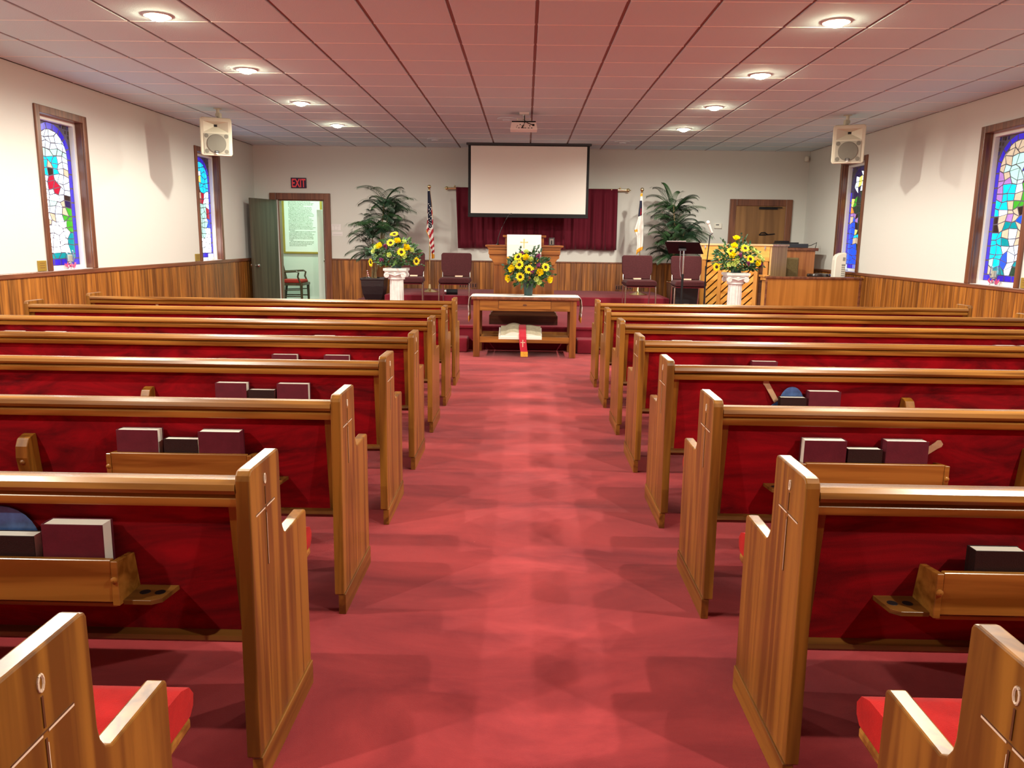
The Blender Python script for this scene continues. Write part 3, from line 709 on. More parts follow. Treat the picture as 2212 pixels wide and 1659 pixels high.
o.lathe([(.024, 0), (.024, -.002), (.001, -.002)], (.003, TY0 - .0045, .598), 20, 1, .42, axis='y', cap=False); o.build('carved_rosette', dr)
o = BM('table_x'); o.box(-.508, .516, TY0 + .012, TY0 + .034, .166, .235); o.box(-.508, .516, TY1 - .034, TY1 - .012, .166, .235); o.box(-.508, .516, TY0 + .034, TY1 - .034, .19, .205)
o.box(-.57, -.55, TY0 + .072, TY1 - .072, .166, .235); o.box(.558, .578, TY0 + .072, TY1 - .072, .166, .235); o.build('shelf', ct, bevel=.002)
# runner
rn = empty('table_runner', (0, 9.13, .685), 'long white cloth runner with gold ends draped over the communion table', 'cloth')
def ribbon(mats, path, y0, y1, breaks=None, axis='y'):
    o = BM(*mats); n = len(path)
    vs = []
    for (x, z) in path: vs += [(x, y0, z), (x, y1, z)]
    for k in range(n - 1): o.add([vs[2 * k], vs[2 * k + 1], vs[2 * k + 3], vs[2 * k + 2]], [(0, 1, 2, 3)], 0 if breaks is None or breaks[0] <= k < breaks[1] else 1)
    return o
path = [(-.636, .395), (-.638, .46), (-.637, .50), (-.641, .58), (-.632, .66), (-.615, .686), (-.59, .6885), (0, .6875), (.6, .6885), (.628, .686), (.645, .66), (.655, .58), (.652, .50), (.648, .46), (.644, .395)]
o = ribbon(['cloth_white', 'gold_cloth'], path, 8.90, 9.30, (1, 13)); o.build('cloth', rn, solid=.003, smooth=True)
# open bible on the shelf with ribbon
ob = empty('open_bible', (-.04, 8.97, .236), 'large open bible lying on the shelf of the communion table', 'bible')
def rise(y): return .05 + .085 * (y - 8.86) / .27
o = BM('open_pages', 'pages')
nx = 14
for side in (0, 1):
    xs = []
    for k in range(nx + 1):
        t = k / nx
        if side == 0: x = -.045 - t * .225; hgt = .018 + .034 * math.sin(PI * min(1, t * 1.15 + .12)) ** .8 * (1 if t < .9 else .8)
        else: x = -.035 + t * .225; hgt = .016 + .016 * math.sin(PI * min(1, t * 1.1 + .1))
        xs.append((x, max(.012, hgt)))
    for k in range(nx):
        (xa, ha), (xb, hb) = xs[k], xs[k + 1]
        f0, f1 = 8.862, 9.10
        zb0, zb1 = .237, .318
        o.add([(xa, f0, zb0), (xb, f0, zb0), (xb, f0, zb0 + hb), (xa, f0, zb0 + ha), (xa, f1, zb1), (xb, f1, zb1), (xb, f1, zb1 + hb), (xa, f1, zb1 + ha)],
              [(0, 1, 2, 3), (5, 4, 7, 6), (0, 4, 5, 1)], 1)
        o.add([(xa, f0, zb0 + ha), (xb, f0, zb0 + hb), (xb, f1, zb1 + hb), (xa, f1, zb1 + ha)], [(0, 1, 2, 3)], 0)
o.build('page_block', ob)
o = BM('pages'); o.prism([(8.856, .206), (8.856, .236), (9.11, .316), (9.11, .206)], -.292, .202, 'x'); o.build('cover', ob, bevel=.002)
rb = empty('bookmark_ribbon', (.0, 8.86, .25), 'wide red bookmark with cream cross and gold end hanging from the open bible', 'bookmark')
def strip(o, path, hw, mi_at):
    for k in range(len(path) - 1):
        (x, y, z), (x2, y2, z2) = path[k], path[k + 1]
        o.add([(x - hw, y, z), (x + hw, y, z), (x2 + hw, y2, z2), (x2 - hw, y2, z2)], [(0, 1, 2, 3)], mi_at(k))
o = BM('red_ribbon', 'gold_cloth')
strip(o, [(-.022, 9.09, .352), (-.020, 9.0, .330), (-.020, 8.90, .292), (-.018, 8.852, .268), (-.017, 8.846, .24), (-.012, 8.842, .17), (-.003, 8.842, .09), (.004, 8.842, .068), (.004, 8.842, .01)], .041, lambda k: 1 if k >= 7 else 0)
o.build('ribbon', rb, solid=.002)
o = BM('cream'); y = 8.8395
o.box(-.017, -.009, y - .001, y, .128, .198); o.box(-.033, .007, y - .001, y, .170, .178)
for (a, b) in ((-.013, .198), (-.013, .128), (-.033, .174), (.007, .174)): o.lathe([(.006, 0), (.006, -.001)], (a, y, b), 8, axis='y')
o.build('cross', rb)

# ------------------------------------------------------------------ pulpit
pp = empty('pulpit', (-.013, 9.9, PZ), 'stepped wooden pulpit on the platform behind the communion table', 'pulpit')
PYf = 9.65; cx = -.0135
def ring(o, hw, dy, z0, z1): o.box(cx - hw, cx + hw, PYf + dy, PYf + .62 - dy, z0, z1)
o = BM('walnut'); ring(o, .424, 0, PZ + .001, .405)
o.prism([(cx - .424, .405), (cx - .405, .42), (cx - .40, .44), (cx - .382, .452), (cx - .375, .475), (cx + .375, .475), (cx + .382, .452), (cx + .40, .44), (cx + .405, .42), (cx + .424, .405)], PYf + .02, PYf + .60, 'y'); o.build('base', pp, bevel=.004)
o = BM('pulpit'); ring(o, .372, .05, .475, 1.03)
sh = o.build('shaft', pp, bevel=.003)
o = BM('pulpit_x'); o.prism([(cx - .372, 1.02), (cx - .378, 1.05), (cx - .40, 1.085), (cx - .427, 1.105), (cx - .43, 1.147), (cx + .43, 1.147), (cx + .427, 1.105), (cx + .40, 1.085), (cx + .378, 1.05), (cx + .372, 1.02)], PYf + .03, PYf + .59, 'y')
ring(o, .437, .0, 1.145, 1.205)
o.prism([(cx - .437, 1.205), (cx - .445, 1.222), (cx - .465, 1.236), (cx + .465, 1.236), (cx + .445, 1.222), (cx + .437, 1.205)], PYf - .015, PYf + .635, 'y'); ring(o, .474, -.03, 1.236, 1.258)
o.build('cornice', pp, bevel=.004)
o = BM('pulpit_x'); o.box(cx - .235, cx + .235, PYf + .04, PYf + .55, 1.258, 1.352); o.box(cx - .263, cx + .263, PYf + .02, PYf + .57, 1.352, 1.378); o.build('reading_desk', pp, bevel=.005)
an = empty('pulpit_cloth', (cx, PYf, 1.38), 'white cloth with gold cross and gold fringe hanging over the pulpit front', 'cloth')
o = BM('cloth_white', 'gold_cloth')
def wv_(k, y): return y
hw0 = .213
strip(o, [(cx - .004, 9.95, 1.3825), (cx - .004, 9.66, 1.3825), (cx - .005, 9.640, 1.372), (cx - .004, 9.610, 1.262), (cx - .003, 9.606, 1.20), (cx - .003, 9.604, 1.12), (cx - .003, 9.604, 1.038)], .207, lambda k: 1 if k == 5 else 0)
o.build('cloth', an, solid=.003)
o = BM('gold_thread'); y = 9.617
o.prism([(cx - .010, 1.225), (cx - .002, 1.225), (cx + .002, 1.325), (cx - .010, 1.325)], y - .005, y - .001, 'y'); o.box(cx - .04, cx + .033, y - .004, y, 1.290, 1.298)
for (a, b) in ((cx - .004, 1.328), (cx - .042, 1.294), (cx + .036, 1.294)): o.lathe([(.008, 0), (.008, -.002)], (a, y - .002, b), 8, axis='y')
for v_ in range(len(o.v)):                                     # lean with the cloth
    x_, y_, z_ = o.v[v_]; o.v[v_] = (x_, y_ + (z_ - 1.29) * .2, z_)
o.build('cross', an)
mc = empty('gooseneck_microphone', (-.342, 9.85, 1.258), 'thin gooseneck microphone rising from the left of the pulpit', 'microphone')
o = BM('black'); o.tube([(-.346, 9.85, 1.258), (-.338, 9.85, 1.35), (-.30, 9.86, 1.46), (-.245, 9.87, 1.57), (-.205, 9.87, 1.632)], [.008, .004, .0035, .0035, .0035]); o.lathe([(.022, 0), (.018, .012), (.006, .016)], (-.346, 9.85, 1.2585), 12); o.build('stem', mc, smooth=True)
o = BM('dark_grey'); o.tube([(-.205, 9.87, 1.632), (-.175, 9.87, 1.637)], [.007, .010]); o.build('capsule', mc, smooth=True)
pf_ = empty('small_picture_frame', (.322, 9.85, 1.258), 'small dark silver framed picture on the right shelf of the pulpit', 'picture frame')
o = BM('dark_grey'); 
for a, b, c0, d0 in ((-.035, -.024, 1.2585, 1.352), (.024, .035, 1.2585, 1.352), (-.024, .024, 1.2585, 1.27), (-.024, .024, 1.341, 1.352)): o.box(.322 + a, .322 + b, 9.84, 9.852, c0, d0)
o.build('frame', pf_, bevel=.002)
bx('chrome', .298, .346, 9.845, 9.851, 1.27, 1.341).build('picture', pf_)
o = BM('black'); o.prism([(.314, 1.272), (.330, 1.272), (.329, 1.31), (.322, 1.325), (.315, 1.31)], 9.842, 9.845, 'y'); o.build('figure', pf_)

# ------------------------------------------------------------------ bouquets
def orient(c, n):
    n = Vector(n).normalized(); q = Vector((0, 0, 1)).rotation_difference(n)
    return Matrix.Translation(Vector(c)) @ q.to_matrix().to_4x4()
def sunflower(par, c, n, r, rnd):
    o = BM('petal'); o.xf = orient(c, n)
    for lay, (cnt, rr, up_) in enumerate(((15, 1., .10), (13, .82, .22))):
        for k in range(cnt):
            a = 2 * PI * (k + .5 * lay) / cnt + rnd.uniform(-.08, .08); R = r * rr * rnd.uniform(.9, 1.08); w = R * .17
            ca, sa = math.cos(a), math.sin(a)
            def pt(d, s_, h): return (ca * d - sa * s_, sa * d + ca * s_, h)
            o.add([pt(.28 * r, -w * .5, 0), pt(.28 * r, w * .5, 0), pt(R * .66, w, R * up_), pt(R, 0, R * up_ * .7), pt(R * .66, -w, R * up_), pt(R * .62, 0, R * up_ - .003)],
                  [(0, 1, 5), (1, 2, 5), (2, 3, 5), (3, 4, 5), (4, 0, 5)])
    s_ = o.build('sunflower', par)
    d = BM('disc'); d.xf = orient(c, n); d.lathe([(.34 * r, 0), (.34 * r, .10 * r), (.24 * r, .2 * r), (.001, .17 * r)], (0, 0, 0), 14, cap=False); d.build('flower_disc', s_, smooth=True)
def rose(par, c, n, r, rnd, m='rose', name='rose'):
    o = BM(m); o.xf = orient(c, n)
    for lay in range(4):
        cnt = 5 if lay < 2 else 4; R = r * (1 - .22 * lay); h0 = -r * .35 + lay * .02 * r
        for k in range(cnt):
            a0 = 2 * PI * k / cnt + lay * .6; da = 2 * PI / cnt * .68
            g = []
            for i in range(4):
                for j in range(5):
                    a = a0 + da * (j / 4 - .5) * (1.1 if i < 3 else .8); t = i / 3
                    rad = R * (.25 + .75 * math.sin(t * PI / 2)) * (1 + .06 * math.cos(j * 2.2)); h = h0 + r * (.95 * t) * (1 + .12 * lay) + (0 if i < 3 else -.06 * r * abs(j - 2))
                    g.append((rad * math.cos(a), rad * math.sin(a), h))
            o.add(g, [(i * 5 + j, i * 5 + j + 1, i * 5 + j + 6, i * 5 + j + 5) for i in range(3) for j in range(4)])
    o.ball((0, 0, r * .25), r * .28, 8)
    o.build(name, par, smooth=True, angle=80)
def purple(par, c, r, rnd):
    o = BM('purple')
    for k in range(16):
        v = Vector((rnd.gauss(0, 1), rnd.gauss(0, 1), rnd.gauss(0, 1))).normalized() * r * rnd.uniform(.3, .9); o.ball((c[0] + v.x, c[1] + v.y, c[2] + v.z), r * rnd.uniform(.22, .4), 6)
    o.build('purple_flower', par)
def leaf(o, c, d, L, w, mi, rnd):
    d = Vector(d).normalized(); s_ = d.cross(Vector((rnd.uniform(-.4, .4), rnd.uniform(-1, -.3), rnd.uniform(.2, 1)))).normalized(); nn = s_.cross(d)
    c = Vector(c); p = [c, c + d * L * .4 + s_ * w + nn * L * .05, c + d * L * .95, c + d * L * .4 - s_ * w + nn * L * .05, c + d * L * .45 - nn * L * .04]
    o.add(p, [(0, 1, 4), (1, 2, 4), (2, 3, 4), (3, 0, 4)], mi)
def bouquet(name, lab, base, cen, ext, flowers, seed, pot, tips=()):
    rnd = random.Random(seed); b = empty('flower_arrangement', base, lab, 'flower arrangement', 'sunflower arrangements')
    C_ = Vector(cen); fo = BM('leaf', 'leaf_pale', 'leaf_grey'); ncount = 0
    while ncount < 560:
        v = Vector((rnd.uniform(-1, 1), rnd.uniform(-1, 1), rnd.uniform(-.85, 1)))
        if not .2 < v.length < 1: continue
        p = C_ + Vector((v.x * ext[0], v.y * ext[1], v.z * ext[2]))
        if p.z < base[2] + .02: p.z = base[2] + .03
        d = Vector((v.x, v.y, v.z * .7 + rnd.uniform(-.5, .5))) + Vector((rnd.uniform(-.5, .5),) * 3)
        q = p + d.normalized() * .06
        if q.z < base[2] + .012: d.z = abs(d.z)
        leaf(fo, p, d, rnd.uniform(.045, .08), rnd.uniform(.012, .021), rnd.choice((0, 0, 0, 0, 1, 2)), rnd); ncount += 1
    for (x, z, y) in tips:
        a = C_ + Vector((0, 0, 0)); t_ = Vector((x, y, z)); fo.tube([a, (a + t_) / 2 + Vector((0, 0, .02)), t_], .002, 4, 0)
        for k in range(7):
            u = .55 + .45 * k / 6; p = a.lerp(t_, u); leaf(fo, p, (t_ - a).normalized() + Vector((rnd.uniform(-1, 1), rnd.uniform(-1, .2), rnd.uniform(-.3, .6))), .045, .015, rnd.choice((2, 2, 0)), rnd)
    fo.build('foliage', b)
    for (x, z, k) in flowers:
        dx, dz = (x - C_.x) / ext[0], (z - C_.z) / ext[2]
        dep = math.sqrt(max(.0, 1 - min(1, dx * dx + dz * dz))); y = C_.y - ext[1] * (.35 + .75 * dep)
        n = (dx * .9, -.75 - .5 * dep, dz * .75 + .25)
        if k == 'S': sunflower(b, (x, y, z), n, .058, rnd)
        elif k == 'R': rose(b, (x, y, z), n, .044, rnd)
        elif k == 'L': rose(b, (x, y, z), n, .033, rnd, 'lisianthus', 'lisianthus')
        else: purple(b, (x, y, z), .033, rnd)
        st_ = (x, y, z)
    pot(b)
    return b
TB = [(-0.054, 0.91, 'S'), (0.043, 0.995, 'S'), (-0.065, 1.045, 'S'), (0.231, 1.02, 'S'), (-0.08, 1.13, 'S'), (0.16, 0.965, 'R'), (-0.184, 0.888, 'R'), (0.274, 0.883, 'R'), (0.007, 1.12, 'R'), (-0.148, 0.998, 'R'), (0.059, 1.104, 'L'), (0.008, 1.183, 'L'), (0.126, 0.893, 'L'), (0.159, 0.856, 'L'), (-0.111, 1.061, 'L'), (-0.035, 1.171, 'P'), (0.147, 1.145, 'P'), (0.146, 1.042, 'P'), (0.081, 0.964, 'P')]
LB = [(-1.62, 1.37, 'S'), (-1.649, 1.265, 'S'), (-1.513, 1.156, 'S'), (-1.915, 1.024, 'S'), (-1.348, 1.046, 'S'), (-1.569, 1.283, 'R'), (-1.784, 1.223, 'R'), (-1.457, 1.207, 'R'), (-1.658, 1.12, 'L'), (-1.482, 1.105, 'L'), (-1.861, 1.158, 'L'), (-1.49, 1.274, 'L'), (-1.399, 1.181, 'L'), (-1.829, 1.209, 'L'), (-1.715, 1.221, 'P'), (-1.766, 1.054, 'P')]
RB = [(2.667, 1.257, 'S'), (2.497, 1.221, 'S'), (2.729, 1.129, 'S'), (2.363, 1.025, 'S'), (2.579, 1.369, 'R'), (2.539, 1.278, 'R'), (2.511, 1.171, 'R'), (2.824, 1.084, 'R'), (2.484, 1.061, 'L'), (2.566, 1.1, 'L'), (2.756, 1.239, 'L'), (2.845, 1.157, 'L'), (2.898, 1.123, 'L'), (2.804, 1.209, 'L'), (2.607, 1.177, 'P'), (2.705, 1.079, 'P'), (2.875, 1.059, 'P'), (2.537, 1.069, 'L')]
def potA(b):
    o = BM('pot_green'); o.lathe([(.044, 0), (.046, .003), (.062, .155), (.066, .158), (.066, .17), (.058, .17), (.056, .12), (.001, .12)], (.040, 9.1, .6895), 24, cap=False)
    o.lathe([(.044, 0), (.001, .0005)], (.040, 9.1, .6895), 24, cap=False); o.build('pot', b, smooth=True)
def pot0(x):
    def f(b):
        o = BM('pot_green'); o.lathe([(.001, 0), (.06, 0), (.075, .06), (.07, .06), (.001, .05)], (x, 9.86, .957), 20, cap=False); o.build('pot', b, smooth=True)
    return f
bouquet('a', 'sunflower and yellow rose arrangement in a dark green pot on the communion table', (.04, 9.1, .6895), (.04, 9.1, .985), (.245, .17, .19), TB, 3, potA, ((.09, 1.23, 9.05), (.14, 1.24, 9.1), (.18, 1.20, 9.12), (-.06, 1.22, 9.12), (.27, 1.12, 9.1), (.33, .93, 9.1), (-.24, 1.03, 9.1)))
bouquet('b', 'sunflower arrangement on the white pedestal left of the chairs', (-1.61, 9.86, .957), (-1.62, 9.86, 1.12), (.30, .20, .20), LB, 5, pot0(-1.61), ((-1.95, 1.19, 9.8), (-1.90, 1.06, 9.8), (-1.30, 1.13, 9.85), (-1.28, 1.0, 9.8), (-1.73, 1.29, 9.85), (-1.36, 1.24, 9.85)))
bouquet('c', 'sunflower arrangement on the white pedestal in front of the piano', (2.62, 9.86, .957), (2.62, 9.86, 1.12), (.29, .20, .20), RB, 8, pot0(2.62), ((2.42, 1.36, 9.86), (2.72, 1.40, 9.86), (2.66, 1.42, 9.86), (2.78, 1.32, 9.86), (2.36, 1.20, 9.8), (2.93, 1.04, 9.8)))

# pedestals
def pedestal(x, lab):
    p = empty('pedestal', (x, 9.86, PZ), lab, 'pedestal', 'white column pedestals')
    y = 9.86; o = BM('plaster_white'); n = 64; z0, z1 = .36, .815
    vs = []; prof = [(.096, z0), (.088, z0 + .02), (.086, .7), (.084, z1)]
    for (r, z) in prof:
        for k in range(n):
            a = 2 * PI * k / n; rr = r * (1 - .075 * abs(math.cos(a * 8)) ** .6) if z0 + .001 < z else r
            vs.append((x + rr * math.cos(a), y + rr * math.sin(a), z))
    o.add(vs, [(i * n + k, i * n + (k + 1) % n, (i + 1) * n + (k + 1) % n, (i + 1) * n + k) for i in range(3) for k in range(n)]); o.build('shaft', p, smooth=True, angle=25)
    o = BM('plaster_white'); o.box(x - .13, x + .13, y - .13, y + .13, PZ + .001, PZ + .03); o.lathe([(.12, PZ + .03), (.125, PZ + .045), (.105, PZ + .055), (.11, PZ + .068), (.09, PZ + .075)], (x, y, 0), 28, cap=False); o.build('base', p, bevel=.003)
    o = BM('plaster_white'); o.box(x - .143, x + .143, y - .143, y + .143, .925, .956); o.box(x - .13, x + .13, y - .12, y + .12, .905, .925)
    o.lathe([(.088, .812), (.105, .82), (.1, .84), (.118, .87), (.12, .905)], (x, y, 0), 28)
    for sx in (-1, 1):
        for yy in (-1, 1):
            o.lathe([(.001, -.012), (.03, -.012), (.036, 0), (.03, .012), (.001, .012)], (x + sx * .105, y + yy * .118, .872), 16, axis='y', cap=False)
            o.lathe([(.014, -.006), (.016, 0), (.001, .004)], (x + sx * .105, y + yy * .13, .872), 12, axis='y', cap=False)
    for yy in (-.128, .128):
        o.tube([(x - .10, y + yy, .897), (x - .05, y + yy, .885), (x, y + yy, .868), (x + .05, y + yy, .885), (x + .10, y + yy, .897)], .009, 8)
        o.ball((x, y + yy, .89), .022, 10, sy=.5)
    o.build('capital', p, smooth=True, angle=35)
pedestal(-1.61, 'white fluted pedestal with scrolled capital left of the pulpit'); pedestal(2.62, 'white fluted pedestal with scrolled capital before the piano')

# ------------------------------------------------------------------ chairs on the platform
def chair():
    r = empty('banquet_chair')
    o = BM('chair_fabric'); o.prism([(-.225, .43), (-.235, .395), (-.21, .385), (.21, .385), (.235, .395), (.232, .44), (.205, .468), (-.205, .468)], -.22, .21, 'y'); o.build('seat', r, bevel=.02, seg=3)
    o = BM('chair_fabric')
    pr = [(-.195, .47), (-.20, .52), (-.225, .57), (-.23, .62), (-.23, .79), (-.222, .812), (-.20, .822), (.20, .822), (.222, .812), (.23, .79), (.23, .62), (.225, .57), (.20, .52), (.195, .47)]
    o.prism(pr, .16, .205, 'y')
    for k, (x, y, z) in enumerate(o.v): o.v[k] = (x, y + (z - .47) * .18, z)
    o.build('backrest', r, bevel=.012, seg=2)
    for s in (-1, 1):
        o = BM('chrome'); o.tube([(s * .225, -.19, 0), (s * .222, -.175, .36), (s * .215, -.16, .384)], .0115); o.build('leg', r, smooth=True)
        o = BM('chrome'); o.tube([(s * .20, .25, 0), (s * .205, .19, .36), (s * .205, .20, .46), (s * .20, .26, .78)], .0115); o.build('leg', r, smooth=True)
    o = BM('chrome'); o.tube([(-.215, -.15, .372), (.215, -.15, .372)], .01); o.tube([(-.2, .17, .372), (.2, .17, .372)], .01)
    for s in (-1, 1): o.tube([(s * .215, -.16, .372), (s * .205, .19, .372)], .01)
    o.build('seat_frame', r, smooth=True)
    return r
chp = chair()
bkp = empty('booklet'); bx('cream', -.055, .055, -.04, .04, 0, .022).build('page_block', bkp, bevel=.002)
o = BM('hymnal'); o.box(-.058, .057, -.041, .041, -.0022, -.0002); o.box(-.058, .057, -.041, .041, .0222, .0242); o.build('cover', bkp)
for k, (x, rz, lab, dx) in enumerate(((-1.745, .05, 'maroon upholstered chair behind the left white pedestal', .07), (-1.045, .0, 'maroon upholstered chair between the flag and the communion table, left side', .05),
                              (1.70, .03, 'maroon upholstered chair right of the pulpit, in front of the white flag', -.02), (2.43, -.02, 'maroon upholstered chair half hidden by the black music stand', .0))):
    o = chp if k == 0 else copy_tree(chp); o.location = (x, 11.78, PZ + .002); o.rotation_euler = (0, 0, rz); tag(o, lab, 'chair', 'maroon upholstered chairs on the platform')
    q = bkp if k == 0 else copy_tree(bkp); q.location = (x + dx, 11.855, PZ + .4725); q.rotation_euler = (0, 0, rz)
    tag(q, 'small cream edged book lying on the ' + ('chair behind the left pedestal', 'chair nearest left of the pulpit', 'chair right of the pulpit', 'chair behind the music stand')[k], 'book', 'books lying on the platform chairs')
# floor vents and flashlight on the upper step
for (x0, x1, lab) in ((-1.19, -.86, 'brass floor vent under the chair left of the pulpit'), (1.62, 1.92, 'brass floor vent under the chair right of the pulpit')):
    o = BM('trim', 'black'); o.box(x0, x1, YB - .025, YB - .0185, .45, .55, 0)
    for k in range(7): o.box(x0 + .03 + k * (x1 - x0 - .06) / 6 - .008, x0 + .03 + k * (x1 - x0 - .06) / 6 + .008, YB - .0262, YB - .025, .47, .53, 1)
    tag(o.build('wall_vent'), lab.replace('floor vent', 'wall vent'), 'vent', 'vents low on the far wall')
fl = empty('black_tube', (-1.2, 13.0, .436), 'black cylinder with silver end lying under the chair left of the pulpit', 'cylinder')
o = BM('black'); o.tube([(-1.27, 12.7, .480), (-1.09, 12.72, .480)], .043, 16); o.build('barrel', fl, smooth=True)
o = BM('chrome'); o.tube([(-1.30, 12.697, .480), (-1.27, 12.70, .480)], [.036, .044], 16); o.build('end_cap', fl, smooth=True)
# black floor speaker behind right chair
sb = empty('floor_speaker', (2.46, 12.3, PZ), 'black floor speaker box behind the chair near the piano', 'speaker')
bx('black', 2.30, 2.70, 12.18, 12.47, PZ + .001, .66).build('cabinet', sb, bevel=.01)
bx('dark_grey', 2.32, 2.68, 12.172, 12.18, .32, .645).build('grille', sb); bx('grey_plastic', 2.46, 2.54, 12.168, 12.172, .36, .385).build('badge', sb)

# ------------------------------------------------------------------ music stand and microphone stand
mst = empty('music_stand', (2.13, 10.55, PZ), 'black music stand with white sheets in front of the right chair', 'music stand')
A_ = [Vector((1.84, 10.55, 1.318)), Vector((2.27, 10.42, 1.318)), Vector((2.385, 10.66, 1.165)), Vector((1.945, 10.80, 1.165))]
nrm = (A_[1] - A_[0]).cross(A_[3] - A_[0]).normalized()
o = BM('black'); o.add(A_ + [a + nrm * .006 for a in A_], [(0, 1, 2, 3), (7, 6, 5, 4), (0, 4, 5, 1), (1, 5, 6, 2), (2, 6, 7, 3), (3, 7, 4, 0)])
dn = (A_[2] + A_[3]) / 2
o.build('desk', mst, bevel=.002)
mid = (A_[0] + A_[1] + A_[2] + A_[3]) / 4
o = BM('chrome'); o.tube([(mid.x, mid.y, mid.z - .01), (mid.x, mid.y, .86)], .011); o.tube([(mid.x - .045, mid.y, mid.z - .01), (mid.x - .045, mid.y, 1.0), (mid.x - .03, mid.y, .88), (mid.x - .005, mid.y, .82)], .005); o.build('upper_pole', mst, smooth=True)
o = BM('black'); o.tube([(mid.x, mid.y, .90), (mid.x, mid.y, PZ + .08)], .016)
for k in range(3):
    a = 2 * PI * k / 3 + .5; o.tube([(mid.x, mid.y, PZ + .16), (mid.x + .26 * math.cos(a), mid.y + .26 * math.sin(a), PZ + .012)], .010)
o.build('base_pole', mst, smooth=True)
o = BM('dark_grey'); o.box(mid.x - .07, mid.x + .03, mid.y - .012, mid.y + .02, mid.z - .035, mid.z - .005); o.build('bracket', mst, bevel=.003)
sm = tag(BM('paper').add([A_[0] + (A_[1] - A_[0]) * .06 - (A_[3] - A_[0]) * .04 + nrm * .010, A_[0] + (A_[1] - A_[0]) * .62 - (A_[3] - A_[0]) * .05 + nrm * .010, A_[0] + (A_[1] - A_[0]) * .62 + (A_[3] - A_[0]) * .9 + nrm * .010, A_[0] + (A_[1] - A_[0]) * .06 + (A_[3] - A_[0]) * .9 + nrm * .010], [(0, 1, 2, 3)]).build('sheet_music', solid=.003), 'white open sheet music resting on the black music stand', 'sheet music')
mk = empty('microphone_stand', (2.42, 10.95, PZ), 'tall thin black microphone stand left of the piano', 'microphone stand')
xm, ym = 2.495, 10.95
o = BM('black'); o.tube([(xm + .0, ym, PZ + .02), (xm, ym, .95)], .011); o.tube([(xm, ym, .95), (xm + .03, ym, 1.42)], .008); o.tube([(xm, ym, .94), (xm, ym, 1.0)], .014); o.build('pole', mk, smooth=True)
o = BM('black'); o.lathe([(.001, 0), (.125, 0), (.125, .008), (.03, .022), (.012, .03)], (xm, ym, PZ + .001), 28, cap=False); o.build('base', mk, smooth=True)
o = BM('projector_white', 'dark_grey'); o.tube([(xm + .055, ym, 1.455), (xm - .0, ym - .02, 1.565)], [.014, .018], 12, 0); o.ball((xm - .012, ym - .024, 1.588), .026, 12, mi=0); o.tube([(xm + .03, ym, 1.42), (xm + .06, ym, 1.448)], .012, 8, 1)
o.build('microphone', mk, smooth=True)

# ------------------------------------------------------------------ piano (back side), desks, partition
pn = empty('piano', (2.73, 12.4, 0), 'light oak upright piano seen from its slatted back, right of the platform', 'piano', rz=-math.radians(38))
LP, DP, HP = 1.127, .635, 1.305
def loc(o, name, par=pn, **k):
    ob_ = bpy.data.objects
    lx = par.location.copy(); p = par.parent
    me = o.build(name, None, **k); me.parent = par; return me
loc(BM('piano_side').box(LP - .03, LP, .0, DP, .0, HP - .03).box(0, .03, 0, DP, 0, HP - .03), 'side_panel', bevel=.003)
loc(BM('desk_top').box(-.02, LP + .02, -.02, DP + .02, HP - .03, HP), 'lid', bevel=.005)
loc(BM('piano').box(.03, LP - .03, -.008, .02, 1.055, HP - .031), 'top_board', bevel=.004)
o = BM('chrome')
for xx in (.08, LP - .10): o.box(xx - .012, xx + .012, -.016, -.008, 1.235, 1.272); o.tube([(xx - .01, -.02, 1.225), (xx, -.022, 1.215), (xx + .01, -.02, 1.225)], .004, 6)
loc(o, 'latch')
for k, xx in enumerate((.015, .30, .62, .87, LP - .12)): loc(BM('piano_z').box(xx, xx + (.075 if k in (0, 4) else .06), 0, .06, .0, 1.053), 'back_post', bevel=.004)
o = BM('piano_z')
o.box(.09, LP - .12, .0, .055, .04, .14); loc(o, 'bottom_rail', bevel=.003)
for k, (a, b) in enumerate(((.09, .30), (.36, .62), (.68, .87))):
    o = BM('piano')
    for j in range(9):
        z = .12 + j * .115; h = (b - a) * .95
        z2 = min(1.05, z + h)
        if z + .045 > 1.05: continue
        o.prism([(a, z), (b, z2), (b, min(1.052, z2 + .088)), (a, min(1.052, z + .088))], .02, .045, 'y')
    loc(o, 'slat_panel')
loc(BM('walnut').box(.03, LP - .03, .075, .09, .05, 1.05), 'soundboard')
loc(BM('piano_z').box(LP - .16, LP - .004, -.03, .0, .83, .86).box(LP - .14, LP - .02, -.02, .0, .78, .83), 'bracket_shelf', bevel=.003)
# low partition
pt = empty('partition', (4.2, 11.53, 0), 'low oak panelled partition with dark cap between piano and right wall', 'partition')
bx('partition', 3.52, XR - .02, 11.53, 11.57, 0, .815).build('panel', pt)
bx('trim', 3.50, XR - .037, 11.50, 11.60, .815, .848).build('cap', pt, bevel=.006)
o = BM('trim_y'); o.box(3.50, 3.525, 11.515, 11.53, 0, .814); o.box(XR - .075, XR - .045, 11.515, 11.53, 0, .814); o.build('stile', pt, bevel=.003)
